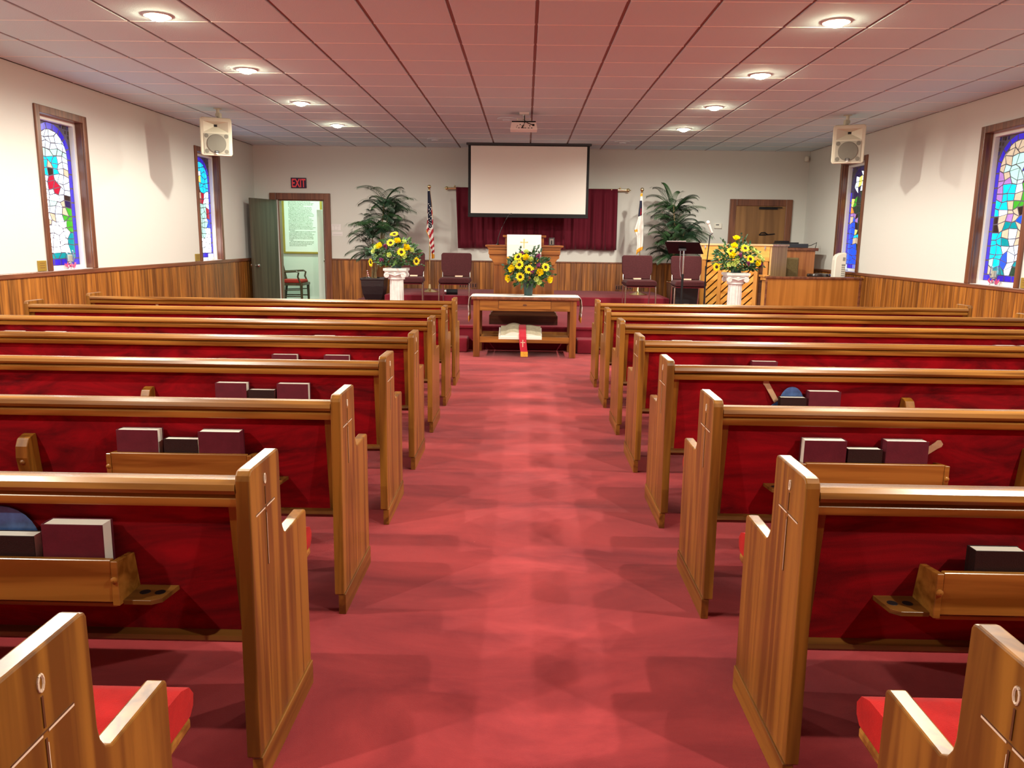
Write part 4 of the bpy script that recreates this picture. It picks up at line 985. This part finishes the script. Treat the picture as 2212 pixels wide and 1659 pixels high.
# sound desk and equipment
dk = empty('sound_desk', (4.45, 13.2, 0), 'reddish wooden sound desk behind the partition', 'desk')
bx('console', 4.14, 4.72, 13.0, 13.5, 0, 1.205).build('cabinet', dk, bevel=.004); bx('trim_y', 4.11, 4.76, 12.97, 13.53, 1.205, 1.252).build('desk_top', dk, bevel=.006)
mx_ = empty('mixing_console', (4.38, 13.2, 1.253), 'flat black mixing console on the sound desk', 'mixer')
bx('dark_grey', 4.14, 4.60, 13.0, 13.42, 1.254, 1.318).build('chassis', mx_, bevel=.004)
bx('black', 4.16, 4.46, 13.05, 13.40, 1.319, 1.338).build('panel', mx_, bevel=.003); 
tag(bx('black', 4.15, 4.32, 13.10, 13.34, 1.339, 1.362).build('equipment_box', bevel=.004), 'small black box stacked on the mixing console', 'box')
o = BM('black'); o.tube([(4.62, 13.3, 1.26), (4.78, 13.35, 1.30), (4.84, 13.3, 1.34), (4.80, 13.25, 1.22), (4.77, 13.2, .9), (4.765, 13.2, .3)], .006, 6)
tag(o.build('black_cable', smooth=True), 'black cable hanging beside the sound desk', 'cable')
oc = empty('olive_chair', (4.22, 12.2, 0), 'olive upholstered chair back showing above the partition beside the piano', 'chair')
bx('olive', 4.06, 4.34, 12.62, 12.68, .62, 1.10).build('backrest', oc, bevel=.02, seg=3); bx('olive', 4.04, 4.36, 12.27, 12.64, .42, .50).build('seat', oc, bevel=.02, seg=3)
for (x, y) in ((4.07, 12.3), (4.33, 12.3), (4.07, 12.62), (4.33, 12.62)): o = BM('black'); o.tube([(x, y, 0), (x, y, .44)], .012); o.build('leg', oc)
so = empty('round_stool', (4.52, 12.08, 0), 'black round padded stool behind the partition', 'stool')
o = BM('black_gloss'); o.lathe([(.10, .815), (.165, .825), (.175, .85), (.165, .875), (.001, .885)], (4.46, 12.06, 0), 28); o.build('seat', so, smooth=True)
o = BM('chrome'); o.tube([(4.46, 12.06, .82), (4.46, 12.06, .1)], .018)
for k in range(3): a = 2 * PI * k / 3; o.tube([(4.46, 12.06, .35), (4.46 + .15 * math.cos(a), 12.06 + .15 * math.sin(a), .01)], .010)
o.build('pedestal', so, smooth=True)
tf = empty('tower_fan', (4.65, 11.76, 0), 'white tower fan standing between partition and far right window', 'fan')
o = BM('white_plastic'); o.lathe([(.001, 0), (.12, 0), (.12, .02), (.07, .04), (.06, .06)], (4.65, 11.80, 0), 24, cap=False); o.build('base', tf, smooth=True)
o = BM('white_plastic'); o.prism([(4.555, .04), (4.565, 1.09), (4.575, 1.14), (4.60, 1.17), (4.65, 1.193), (4.70, 1.20), (4.725, 1.195), (4.73, 1.18), (4.735, .04)], 11.74, 11.87, 'y'); tb = o.build('body', tf, bevel=.015, seg=3)
o = BM('grey_plastic', 'white_plastic'); o.box(4.665, 4.715, 11.734, 11.74, .3, 1.03, 0)
for k in range(24): o.box(4.665, 4.715, 11.730, 11.734, .32 + k * .029, .332 + k * .029, 1)
o.build('outlet_grille', tb); bx('grey_plastic', 4.675, 4.71, 11.735, 11.74, 1.08, 1.13).build('control_panel', tb)

# ------------------------------------------------------------------ palms
def palm(x, y, z, crowns, tips, lab, pot_shape, canes, seed):
    rnd = random.Random(seed); r = empty('potted_palm', (x, y, z), lab, 'potted palm', 'potted palms flanking the screen')
    pot_shape(r)
    for (cx_, cz) in crowns:
        bxp = x + rnd.uniform(-.06, .06); o = BM('cane'); yy = y + rnd.uniform(-.04, .04)
        o.tube([(bxp, yy, z + .34), ((bxp + cx_) / 2 + rnd.uniform(-.03, .03), yy, (z + .34 + cz) / 2), (cx_, yy, cz)], [.014, .012, .008], 7); o.build('cane', r, smooth=True)
    def frond(b, t, m):
        b, t = Vector(b), Vector(t); L = (t - b).length; mid_ = (b + t) / 2 + Vector((0, 0, .30 * L + .03)) - (t - b) * .08
        o = BM(m); pts = []
        for k in range(9):
            u = k / 8; pts.append(b * (1 - u) ** 2 + mid_ * 2 * u * (1 - u) + t * u * u)
        o.tube(pts, [.004 * (1 - .8 * k / 8) + .0008 for k in range(9)], 4)
        n = 23
        for k in range(n):
            u = .14 + .86 * k / (n - 1); p = b * (1 - u) ** 2 + mid_ * 2 * u * (1 - u) + t * u * u
            d = ((mid_ - b) * (1 - u) + (t - mid_) * u).normalized()
            side = d.cross(Vector((0, 0, 1)));
            if side.length < .1: side = Vector((1, 0, 0))
            side.normalize(); ll = (.24 * math.sin(PI * min(1, .18 + .80 * u)) ** .7 + .03) * min(1.2, .55 + L)
            for s_ in (-1, 1):
                e = (d * (.55 + .5 * u) + side * s_ * (1.0 - .45 * u) + Vector((0, 0, .12))).normalized()
                m1 = p + e * ll * .5 + Vector((0, 0, .006)); m2 = p + e * ll * .92 + Vector((0, 0, -.22 * ll - .02))
                wv2 = e.cross(Vector((0, 0, 1))).normalized() * .0050
                o.add([p - wv2 * .4, p + wv2 * .4, m1 + wv2, m1 - wv2, m2], [(0, 1, 2, 3), (3, 2, 4)])
        for k, v_ in enumerate(o.v):
            if v_[1] > YB - .04: o.v[k] = (v_[0], YB - .04 - rnd.uniform(0, .02), v_[2])
        o.build('frond', r)
    for k, (tx, tz) in enumerate(tips):
        cb = min(crowns, key=lambda c_: abs(c_[0] - tx) * .6 + abs(c_[1] - tz + .12)); yy = y + rnd.uniform(-.42, .38)
        frond((cb[0] + rnd.uniform(-.02, .02), y, cb[1] - .12), (tx, yy, tz), 'frond' if k % 3 else 'frond_dark')
    for (cx_, cz) in crowns:
        for k in range(15):
            a = rnd.uniform(0, 2 * PI); R = rnd.uniform(.28, .56)
            frond((cx_, y, cz - .15), (cx_ + R * math.cos(a) * .8, y + R * math.sin(a), cz + rnd.uniform(-.22, .10)), 'frond_dark' if k % 2 else 'frond')
    return r
def potL(r):
    x, y = -2.50, 13.05
    o = BM('planter')
    def sq(h, z): return [(x - h, y - h, z), (x + h, y - h, z), (x + h, y + h, z), (x - h, y + h, z)]
    L_ = [(.125, PZ + .001), (.13, PZ + .02), (.165, PZ + .12), (.185, PZ + .25), (.19, PZ + .35), (.20, PZ + .352), (.20, PZ + .385), (.175, PZ + .385), (.17, PZ + .34)]
    vs = []
    for h, z in L_: vs += sq(h, z)
    o.add(vs, [(4 * i + k, 4 * i + (k + 1) % 4, 4 * i + 4 + (k + 1) % 4, 4 * i + 4 + k) for i in range(len(L_) - 1) for k in range(4)] + [(3, 2, 1, 0)])
    o.build('planter', r, bevel=.015, seg=3); bx('soil', x - .17, x + .17, y - .17, y + .17, PZ + .32, PZ + .34).build('soil', r)
def potR(r):
    x, y = 2.53, 13.2
    o = BM('basket'); o.lathe([(.001, PZ + .001), (.13, PZ + .001), (.15, PZ + .15), (.165, PZ + .34), (.165, PZ + .38), (.15, PZ + .38), (.145, PZ + .33)], (x, y, 0), 24, cap=False); o.build('planter', r, smooth=True)
    o = BM('soil'); o.lathe([(.148, PZ + .33), (.001, PZ + .34)], (x, y, 0), 24, cap=False); o.build('soil', r)
    o = BM('brass'); o.lathe([(.166, PZ + .365), (.171, PZ + .372), (.171, PZ + .38), (.166, PZ + .386)], (x, y, 0), 24, cap=False); o.build('rim', r, smooth=True)
palm(-2.50, 13.05, PZ, [(-2.31, 1.96), (-2.25, 1.72), (-2.52, 1.46), (-2.46, 1.12), (-2.32, 1.55)],
     [(-2.653, 2.10), (-2.60, 2.13), (-2.048, 2.12), (-1.991, 2.04), (-1.80, 1.93), (-1.78, 1.74), (-2.616, 1.90), (-2.70, 1.70), (-2.80, 1.56), (-2.90, 1.38), (-2.90, 1.06), (-2.80, 1.27), (-1.90, 1.58), (-2.057, 1.44), (-1.95, 1.30), (-2.703, .99), (-2.83, 1.0), (-2.1, 1.85), (-2.5, 1.75)],
     'tall palm in a dark square planter left of the striped flag', potL, 4, 11)
palm(2.53, 13.2, PZ, [(2.42, 1.93), (2.44, 1.66), (2.42, 1.40), (2.46, 1.15), (2.62, 1.50)],
     [(2.13, 2.20), (2.03, 2.06), (2.534, 2.12), (2.76, 2.05), (2.83, 1.86), (2.70, 1.84), (1.95, 1.77), (1.97, 1.57), (2.04, 1.45), (2.88, 1.63), (3.0, 1.41), (2.14, 1.29), (2.13, 1.13), (2.20, .99), (2.356, 1.02), (2.82, 1.10), (2.85, 1.45), (2.25, 2.25)],
     'tall palm in a brown brass rimmed pot behind the music stand', potR, 4, 12)
sf = empty('small_flag', (-2.59, 12.92, .62), 'tiny striped flag stuck in the left palm planter', 'flag')
o = BM('stick'); o.tube([(-2.62, 12.92, .63), (-2.585, 12.92, .80)], .003, 6); o.build('stick', sf)
o = BM('flag_white', 'flag_red', 'flag_navy')
for k in range(7):
    a, b = k / 7, (k + 1) / 7
    o.add([(-2.60 + .022 * a, 12.915, .795 - .10 * a), (-2.60 + .022 * b, 12.915, .795 - .10 * b), (-2.565 + .03 * b - .02, 12.915, .80 - .12 * b), (-2.565 + .03 * a - .02, 12.915, .80 - .12 * a)], [(0, 1, 2, 3)], 1 if k % 2 else 0)
o.build('cloth', sf, solid=.001)

# ------------------------------------------------------------------ flags
def lerp_path(pts, t):
    t *= (len(pts) - 1); i = min(int(t), len(pts) - 2); f = t - i
    return (pts[i][0] * (1 - f) + pts[i + 1][0] * f, pts[i][1] * (1 - f) + pts[i + 1][1] * f)
def drape(name, par, Lp, Rp, y, mats, fn, nu=14, nv=44, amp=.03, folds=3.):
    o = BM(*mats); g = []
    for j in range(nv + 1):
        t = j / nv; a, b = lerp_path(Lp, t), lerp_path(Rp, t)
        for i in range(nu + 1):
            u = i / nu; g.append((a[0] + (b[0] - a[0]) * u, y - amp * (.3 + t) * math.sin(u * folds * PI + t * 1.2), a[1] + (b[1] - a[1]) * u))
    for j in range(nv):
        for i in range(nu):
            q = [j * (nu + 1) + i, j * (nu + 1) + i + 1, (j + 1) * (nu + 1) + i + 1, (j + 1) * (nu + 1) + i]
            o.add([g[k] for k in q], [(0, 1, 2, 3)], fn((i + .5) / nu, (j + .5) / nv))
    bmo = o.build(name, par, solid=.002)
    m_ = bmesh.new(); m_.from_mesh(bmo.data); bmesh.ops.remove_doubles(m_, verts=m_.verts, dist=1e-5); bmesh.ops.recalc_face_normals(m_, faces=m_.faces)
    for f_ in m_.faces: f_.smooth = True
    m_.to_mesh(bmo.data); m_.free(); return bmo
def flagpole(x, y, z, top, lab, cloth):
    r = empty('flag', (x, y, z), lab, 'flag', 'flags on brass poles')
    o = BM('brass'); o.tube([(x, y, z + .03), (x, y, top)], .011, 12); o.tube([(x, y, z + .05), (x, y, z + .13)], [.03, .018], 14); o.build('pole', r, smooth=True)
    o = BM('brass'); o.ball((x, y, top + .035), .032, 16); o.lathe([(.012, 0), (.022, .012), (.010, .02)], (x, y, top - .015), 14); o.build('finial', r, smooth=True)
    o = BM('brass'); o.lathe([(.001, 0), (.155, 0), (.155, .008), (.10, .028), (.04, .045), (.03, .06)], (x, y, z + .001), 32, cap=False); o.build('base', r, smooth=True)
    cloth(r)
    return r
UZ = .436
def us(r):
    Lp = [(-1.628, 2.09), (-1.627, 1.9), (-1.636, 1.62), (-1.654, 1.44), (-1.60, 1.33), (-1.595, 1.21), (-1.565, 1.13), (-1.563, .99)]
    Rp = [(-1.585, 2.10), (-1.560, 1.9), (-1.542, 1.68), (-1.536, 1.50), (-1.530, 1.33), (-1.524, 1.20), (-1.522, 1.09), (-1.522, 1.0)]
    def fn(u, v):
        if v > .90 or (u < .12 and .42 < v < .56) or (u > .93 and v < .3): return 3
        if v < .19 or (v < .42 and u > .35 + (.42 - v) * -1.4 and u < .85): return 0
        k = int((v + u * .10) * 17); return 1 if k % 2 else 2
    cl_ = drape('cloth', r, Lp, Rp, 13.22, ['flag_navy', 'flag_red', 'flag_white', 'gold_cloth'], fn, 18, 70, .028, 3.)
    o = BM('flag_white'); rn_ = random.Random(2)
    for k in range(20):
        v = .15 + .30 * (k / 20); u = .30 + .55 * ((k * 7) % 5) / 5
        a, b = lerp_path(Lp, v), lerp_path(Rp, v); o.lathe([(.0075, 0), (.0075, -.002)], (a[0] + (b[0] - a[0]) * u, 13.185, a[1]), 5, axis='y')
    o.build('stars', cl_)
flagpole(-1.605, 13.26, UZ, 2.13, 'striped red, white and navy flag on a brass pole left of the curtain', us)
def ch(r):
    Lp = [(1.872, 2.09), (1.862, 1.9), (1.853, 1.80), (1.845, 1.70), (1.79, 1.50), (1.835, 1.40), (1.845, 1.28), (1.838, 1.10)]
    Rp = [(1.903, 2.10), (1.920, 1.9), (1.924, 1.80), (1.926, 1.74), (1.948, 1.55), (1.950, 1.42), (1.950, 1.30), (1.948, 1.20)]
    def fn(u, v):
        if v > .93 or (u < .35 and .56 < v < .62) or v < .03: return 2
        if .08 < v < .40 and u < .78: return 1 if not (.30 < v < .34 or (.52 < u < .66 and .2 < v < .38)) else (3 if u > .5 else 1)
        return 0
    drape('cloth', r, Lp, Rp, 13.22, ['flag_white', 'flag_navy', 'gold_cloth', 'flag_red'], fn, 14, 60, .03, 2.6)
flagpole(1.905, 13.27, UZ, 2.125, 'white and navy flag on a brass pole right of the curtain', ch)

# ------------------------------------------------------------------ curtain, rod, screen, projector, speakers
rod = empty('curtain_rod', (.19, YB - .09, 2.2), 'brass curtain rod with round finials above the maroon curtain', 'curtain rod')
YC = YB - .085
o = BM('brass'); o.tube([(-1.37, YC, 2.196), (1.75, YC, 2.200)], .020, 14); o.build('rod', rod, smooth=True)
for x, s in ((-1.375, -1), (1.755, 1)):
    o = BM('brass'); o.ball((x + s * .025, YC, 2.198), .034, 14); o.tube([(x + s * .055, YC, 2.198), (x + s * .08, YC, 2.198)], [.014, .002], 10); o.build('finial', rod, smooth=True)
for x in (-1.26, 1.64): o = BM('brass'); o.tube([(x, YC, 2.21), (x, YB, 2.22)], .010, 8); o.ball((x, YC + .0, 2.235), .016, 10); o.build('wall_bracket', rod, smooth=True)
o = BM('curtain'); n = 420; x0, x1 = -1.235, 1.600; g = []; rn_ = random.Random(4); ph = [rn_.uniform(0, 6) for _ in range(6)]
def cy(x, t): 
    f = math.sin(x * 34 + ph[0] + .5 * math.sin(x * 5 + ph[1])) * .6 + math.sin(x * 61 + ph[2] + math.sin(x * 9)) * .35
    return YC - .005 + (.020 + .034 * t) * f - .02
for j in range(9):
    t = j / 8
    for k in range(n + 1):
        u = k / n; x = x0 + .04 * t + (x1 - x0 - .03 * t) * u; zb_ = 1.168 + .008 * math.sin(x * 7 + 1)
        g.append((x, cy(x, t) if t > .12 else YC - .024 + .006 * math.sin(x * 60), 2.215 + (zb_ - 2.215) * t))
o.add(g, [(j * (n + 1) + k, j * (n + 1) + k + 1, (j + 1) * (n + 1) + k + 1, (j + 1) * (n + 1) + k) for j in range(8) for k in range(n)])
tag(o.build('curtain', smooth=True, solid=.004, angle=180), 'wide maroon pleated curtain hanging behind the projection screen', 'curtain')
SY = 13.45
sc = empty('projection_screen', (0, SY, 2.3), 'large blank white projection screen with black border', 'projection screen')
x0, x1, z0, z1 = -.975, 1.038, 1.70, 2.868
bx('screen', x0 + .044, x1 - .042, SY, SY + .004, z0 + .055, z1 - .02).build('screen_surface', sc)
o = BM('black'); o.box(x0, x0 + .044, SY - .002, SY + .006, z0 + .02, z1); o.box(x1 - .042, x1, SY - .002, SY + .006, z0 + .02, z1); o.box(x0 + .044, x1 - .042, SY - .002, SY + .006, z1 - .02, z1); o.box(x0 + .044, x1 - .042, SY - .002, SY + .006, z0 + .02, z0 + .055)
o.build('border', sc); o = BM('black'); o.box(x0 - .004, x1 + .004, SY - .014, SY + .018, z0 - .012, z0 + .022); o.build('weight_bar', sc, bevel=.006)
bx('dark_grey', x0 - .03, x1 + .03, SY - .03, SY + .07, 2.86, HC - .0005).build('housing', sc, bevel=.005)
pj = empty('ceiling_projector', (-.045, 10.27, HC), 'white projector hanging from the ceiling before the screen', 'projector')
xc, yp, zp0, zp1 = -.046, 10.20, 2.680, 2.768
o = BM('projector_white'); o.prism([(xc - .17, zp0), (xc - .157, zp1 - .012), (xc - .148, zp1), (xc + .148, zp1), (xc + .157, zp1 - .012), (xc + .17, zp0)], yp, yp + .26, 'y'); bd = o.build('body', pj, bevel=.004)
bx('black', xc - .15, xc + .15, yp + .004, yp + .25, zp1 - .0005, zp1 + .016).build('top_plate', pj, bevel=.004)
o = BM('black')
for (a, b, w_, h_) in ((-.045, .06, .012, .012), (-.02, .045, .01, .008), (-.08, .045, .008, .01), (-.09, .028, .007, .01), (-.015, .02, .04, .008), (-.06, .02, .018, .008), (.02, .02, .02, .007), (.062, .02, .02, .007), (.10, .02, .02, .008), (.075, .045, .013, .012), (.12, .055, .028, .024)):
    o.box(xc + a - w_ / 2, xc + a + w_ / 2, yp - .003, yp, zp0 + b - h_ / 2, zp0 + b + h_ / 2)
o.build('port', bd)
o = BM('black'); o.tube([(xc + .005, yp + .09, HC - .03), (xc + .008, yp + .0, 2.80), (xc + .012, yp - .012, 2.765), (xc - .002, yp - .014, 2.73), (xc - .022, yp - .004, 2.70)], .006, 6); o.tube([(xc + .012, yp - .008, 2.785), (xc + .05, yp - .014, 2.755), (xc + .11, yp - .006, 2.736)], .005, 6); o.build('cable', pj, smooth=True)
o = BM('projector_white', 'chrome'); o.box(xc - .055, xc + .065, yp + .03, yp + .15, HC - .022, HC - .0005, 0); o.tube([(xc, yp + .09, HC - .02), (xc, yp + .09, 2.80)], .017, 12, 1); o.box(xc - .085, xc + .085, yp + .05, yp + .13, 2.786, 2.797, 0); o.box(xc - .09, xc - .075, yp + .05, yp + .13, 2.797, 2.825, 0); o.box(xc + .075, xc + .09, yp + .05, yp + .13, 2.797, 2.825, 0); o.tube([(xc - .075, yp + .06, 2.815), (xc + .075, yp + .06, 2.815)], .006, 8, 0)
o.build('ceiling_mount', pj, bevel=.002)
def speaker(x, y, ztop, yaw, lab):
    r = empty('wall_speaker', (x, y, ztop - .235), lab, 'speaker', 'white ceiling hung speakers')
    W_, H_ = .375, .462
    o = BM('speaker_shell')
    hw, hh = W_ / 2, H_ / 2
    def rr(hw, hh, c_, y_): 
        pts = []
        for (sx, sz, a0) in ((1, 1, 0), (-1, 1, PI / 2), (-1, -1, PI), (1, -1, 3 * PI / 2)):
            for k in range(5):
                a = a0 + PI / 2 * k / 4; pts.append((sx * (hw - c_) + c_ * math.cos(a), y_, sz * (hh - c_) + c_ * math.sin(a)))
        return pts
    rings = [rr(hw - .05, hh - .03, .02, .20), rr(hw - .01, hh - .01, .03, .06), rr(hw, hh, .035, .03), rr(hw, hh, .035, .012), rr(hw - .008, hh - .008, .03, 0), rr(hw - .028, hh - .022, .02, 0), ]
    vs = [v for rg in rings for v in rg]; n = 20
    fs = [(i * n + k, i * n + (k + 1) % n, (i + 1) * n + (k + 1) % n, (i + 1) * n + k) for i in range(len(rings) - 1) for k in range(n)] + [tuple(range(n))]
    o.add(vs, fs); A2, B2 = hw - .028, hh - .022; o.box(-A2, A2, 0, .006, .185, B2); o.box(-A2, A2, 0, .006, -B2, .055); o.box(-A2, -.145, 0, .006, .055, .185); o.box(.145, A2, 0, .006, .055, .185)
    me = o.build('cabinet', None, smooth=True, angle=35); me.parent = r; me.rotation_euler = (math.radians(7), 0, yaw)
    # horn: recessed look by four sloping facets round a throat
    o = BM('speaker_shell', 'black'); a0, a1, b0, b1 = -.145, .145, .055, .185
    t0, t1, c0, c1 = -.02, .02, .118, .146
    y0_, y1_ = .0, .070
    V = [(a0, y0_, b0), (a1, y0_, b0), (a1, y0_, b1), (a0, y0_, b1), (t0, y1_, c0), (t1, y1_, c0), (t1, y1_, c1), (t0, y1_, c1)]
    o.add(V, [(0, 1, 5, 4), (1, 2, 6, 5), (2, 3, 7, 6), (3, 0, 4, 7)], 0); o.add(V[4:], [(0, 1, 2, 3)], 1)
    h = o.build('horn', None); h.parent = me
    o = BM('speaker_web'); o.prism([(-.148, -.205), (.148, -.205), (.148, .038), (-.148, .038)], -.006, -.0005, 'y'); w_ = o.build('grille_plate', None, bevel=.004); w_.parent = me
    o = BM('speaker_grille'); o.lathe([(.114, -.010), (.110, -.016), (.001, -.020)], (0, .0, -.082), 36, axis='y', cap=False)
    for (sx, sz) in ((-1, 1), (1, 1), (-1, -1), (1, -1)):
        o.lathe([(.026, -.007), (.001, -.008)], (sx * .116, 0, -.082 + sz * .092), 14, axis='y', cap=False)
    gg = o.build('woofer_grille', None, smooth=True); gg.parent = me
    o = BM('black', 'white_paint'); o.box(-.024, .024, -.022, -.012, -.188, -.166, 0); o.box(-.016, .016, -.0232, -.022, -.179, -.174, 1); o.box(-.014, .014, -.0222, -.012, -.204, -.192, 1); bg = o.build('badge', None); bg.parent = me
    o = BM('speaker_shell', 'chrome'); o.box(-.035, .035, .06, .13, .225, .237, 0); o.box(.02, .035, .06, .13, .237, .30, 0) if x < 0 else o.box(-.035, -.02, .06, .13, .237, .30, 0)
    o.lathe([(.03, -.02), (.03, .02)], (0, .095, .275), 16, axis='y', mi=0); o.box(-.04, .04, .055, .135, HC - (ztop - .235) - .008, HC - (ztop - .235) - .0005, 0); o.tube([(0, .095, .27), (0, .095, HC - (ztop - .235) - .008)], .02, 12, 0); o.ball((-.0, .07, .245), .010, 8, mi=1)
    b2 = o.build('ceiling_bracket', None, bevel=.002); b2.parent = r
    return r
speaker(-3.89, 10.12, 2.775, .42, 'white loudspeaker hanging from the ceiling near the left windows')
speaker(3.965, 10.10, 2.77, -.42, 'white loudspeaker hanging from the ceiling near the right windows')

# ------------------------------------------------------------------ window sill things and plaques
def lantern(side, y, z, lab, tall=True, n=0):
    s = -1 if side == 'l' else 1; X = (XL if side == 'l' else XR) + s * .045
    r = empty('candle_holder', (X, y, z), lab, 'candle holder', 'candle holders on the window sills')
    if tall:
        o = BM('glass'); o.lathe([(.001, .001), (.035, .001), (.032, .01), (.012, .03), (.010, .055), (.035, .075), (.045, .11), (.040, .16), (.036, .20), (.033, .20), (.037, .16), (.042, .11), (.032, .078), (.001, .07)], (X, y, z), 20, cap=False); o.build('hurricane_glass', r, smooth=True)
        o = BM('candle'); o.lathe([(.024, .085), (.024, .15), (.001, .152)], (X, y, z), 14); o.build('candle', r, smooth=True)
        o = BM('pink'); rn2 = random.Random(n)
        for k in range(9):
            a = 2 * PI * k / 9; 
            px, py = X + .02 * math.cos(a), y + .05 * math.sin(a)
            o.add([(px, py, z + .02), (px + .02 * math.cos(a + .5), py + .04 * math.sin(a + .5), z + .065 + rn2.uniform(-.015, .015)), (px + .02 * math.cos(a - .3), py + .04 * math.sin(a - .3), z + .045), (px + .01, py, z + .005)], [(0, 1, 2, 3)])
        o.build('pink_bow', r, solid=.002)
    else:
        o = BM('glass_w'); o.lathe([(.035, 0), (.035, .07), (.001, .072)], (X, y, z + .025), 14); o.build('candle', r, smooth=True)
        o = BM('white_paint'); o.lathe([(.04, .001), (.04, .025), (.001, .025)], (X, y, z), 14); o.build('dish', r, smooth=True)
lantern('l', 8.40, ZCL + .003, 'glass candle holder with pink bow on the near left window sill', True, 1)
lantern('l', 12.2, ZCL + .003, 'small pale candle on the far left window sill', False)
lantern('r', 8.46, ZCR + .003, 'glass candle holder with pink bow on the near right window sill', True, 2)
lantern('r', 12.42, ZCR + .003, 'small pale candle on the far right window sill', False)
for (X, s, y0_, y1_, zc, lab) in ((XL, 1, 7.745, 7.885, ZCL, 'small brass plaque beside the near left window'), (XL, 1, 11.50, 11.66, ZCL, 'small brass plaque beside the far left window'), (XR, -1, 7.765, 7.905, ZCR, 'small brass plaque beside the near right window')):
    a, b = sorted((X + s * .001, X + s * .012)); o = BM('gold_frame'); o.box(a, b, y0_, y1_, zc + .004, zc + .108); pq = tag(o.build('plaque', bevel=.003), lab, 'plaque', 'brass plaques beside the windows')
    g = BM('trim'); 
    for k in range(3): a2, b2 = sorted((X + s * .012, X + s * .0128)); g.box(a2, b2, y0_ + .03, y1_ - .03, zc + .035 + k * .022, zc + .039 + k * .022)
    g.build('engraved_line', pq)

# ------------------------------------------------------------------ lights
def area(name, loc, rot, sx, sy, e, col):
    l = bpy.data.lights.new(name, 'AREA'); l.shape = 'RECTANGLE'; l.size = sx; l.size_y = sy; l.energy = e; l.color = col
    o = bpy.data.objects.new(name, l); COL.objects.link(o); o.location = loc; o.rotation_euler = rot; return o
lamp2 = empty('fluorescent_fixture', (-4.2, 15.1, 2.59), 'fluorescent ceiling fixture in the room behind the open door', 'ceiling lamp')
bx('white_paint', -4.8, -3.6, 15.0, 15.2, 2.56, 2.599).build('housing', lamp2)
tubes = BM(mat('tube', (.9, 1, .9), .5, emit=(.62, 1, .68), es=6.)); tubes.box(-4.75, -3.65, 15.04, 15.07, 2.535, 2.559); tubes.box(-4.75, -3.65, 15.13, 15.16, 2.535, 2.559); tubes.build('tube', lamp2)
al = area('vestibule_light', (-4.2, 15.1, 2.53), (0, 0, 0), 1.1, .15, 34, (.66, 1, .70))
w_ = bpy.data.worlds.new('World'); SC.world = w_; w_.use_nodes = True
bg = w_.node_tree.nodes['Background']; bg.inputs[0].default_value = (.6, .7, .9, 1); bg.inputs[1].default_value = .3

# ------------------------------------------------------------------ camera
cam = bpy.data.cameras.new('camera'); co = bpy.data.objects.new('camera', cam); COL.objects.link(co)
cam.sensor_width = 36; cam.sensor_fit = 'HORIZONTAL'; cam.lens = 36 * 1689.5 / 2212; cam.clip_start = .02
R = Vector((0.999768759, 0.017125077, 0.013006162)); U = Vector((-0.015898873, 0.181399795, 0.983280906)); F = Vector((-0.014479446, 0.983260315, -0.181630117))
co.matrix_world = Matrix(((R.x, U.x, -F.x, 0), (R.y, U.y, -F.y, 0), (R.z, U.z, -F.z, 1.325), (0, 0, 0, 1)))
SC.camera = co
vs = SC.view_settings; vs.view_transform = 'Standard'; vs.look = 'None'; vs.gamma = 1; vs.exposure = .15; vs.use_curve_mapping = False
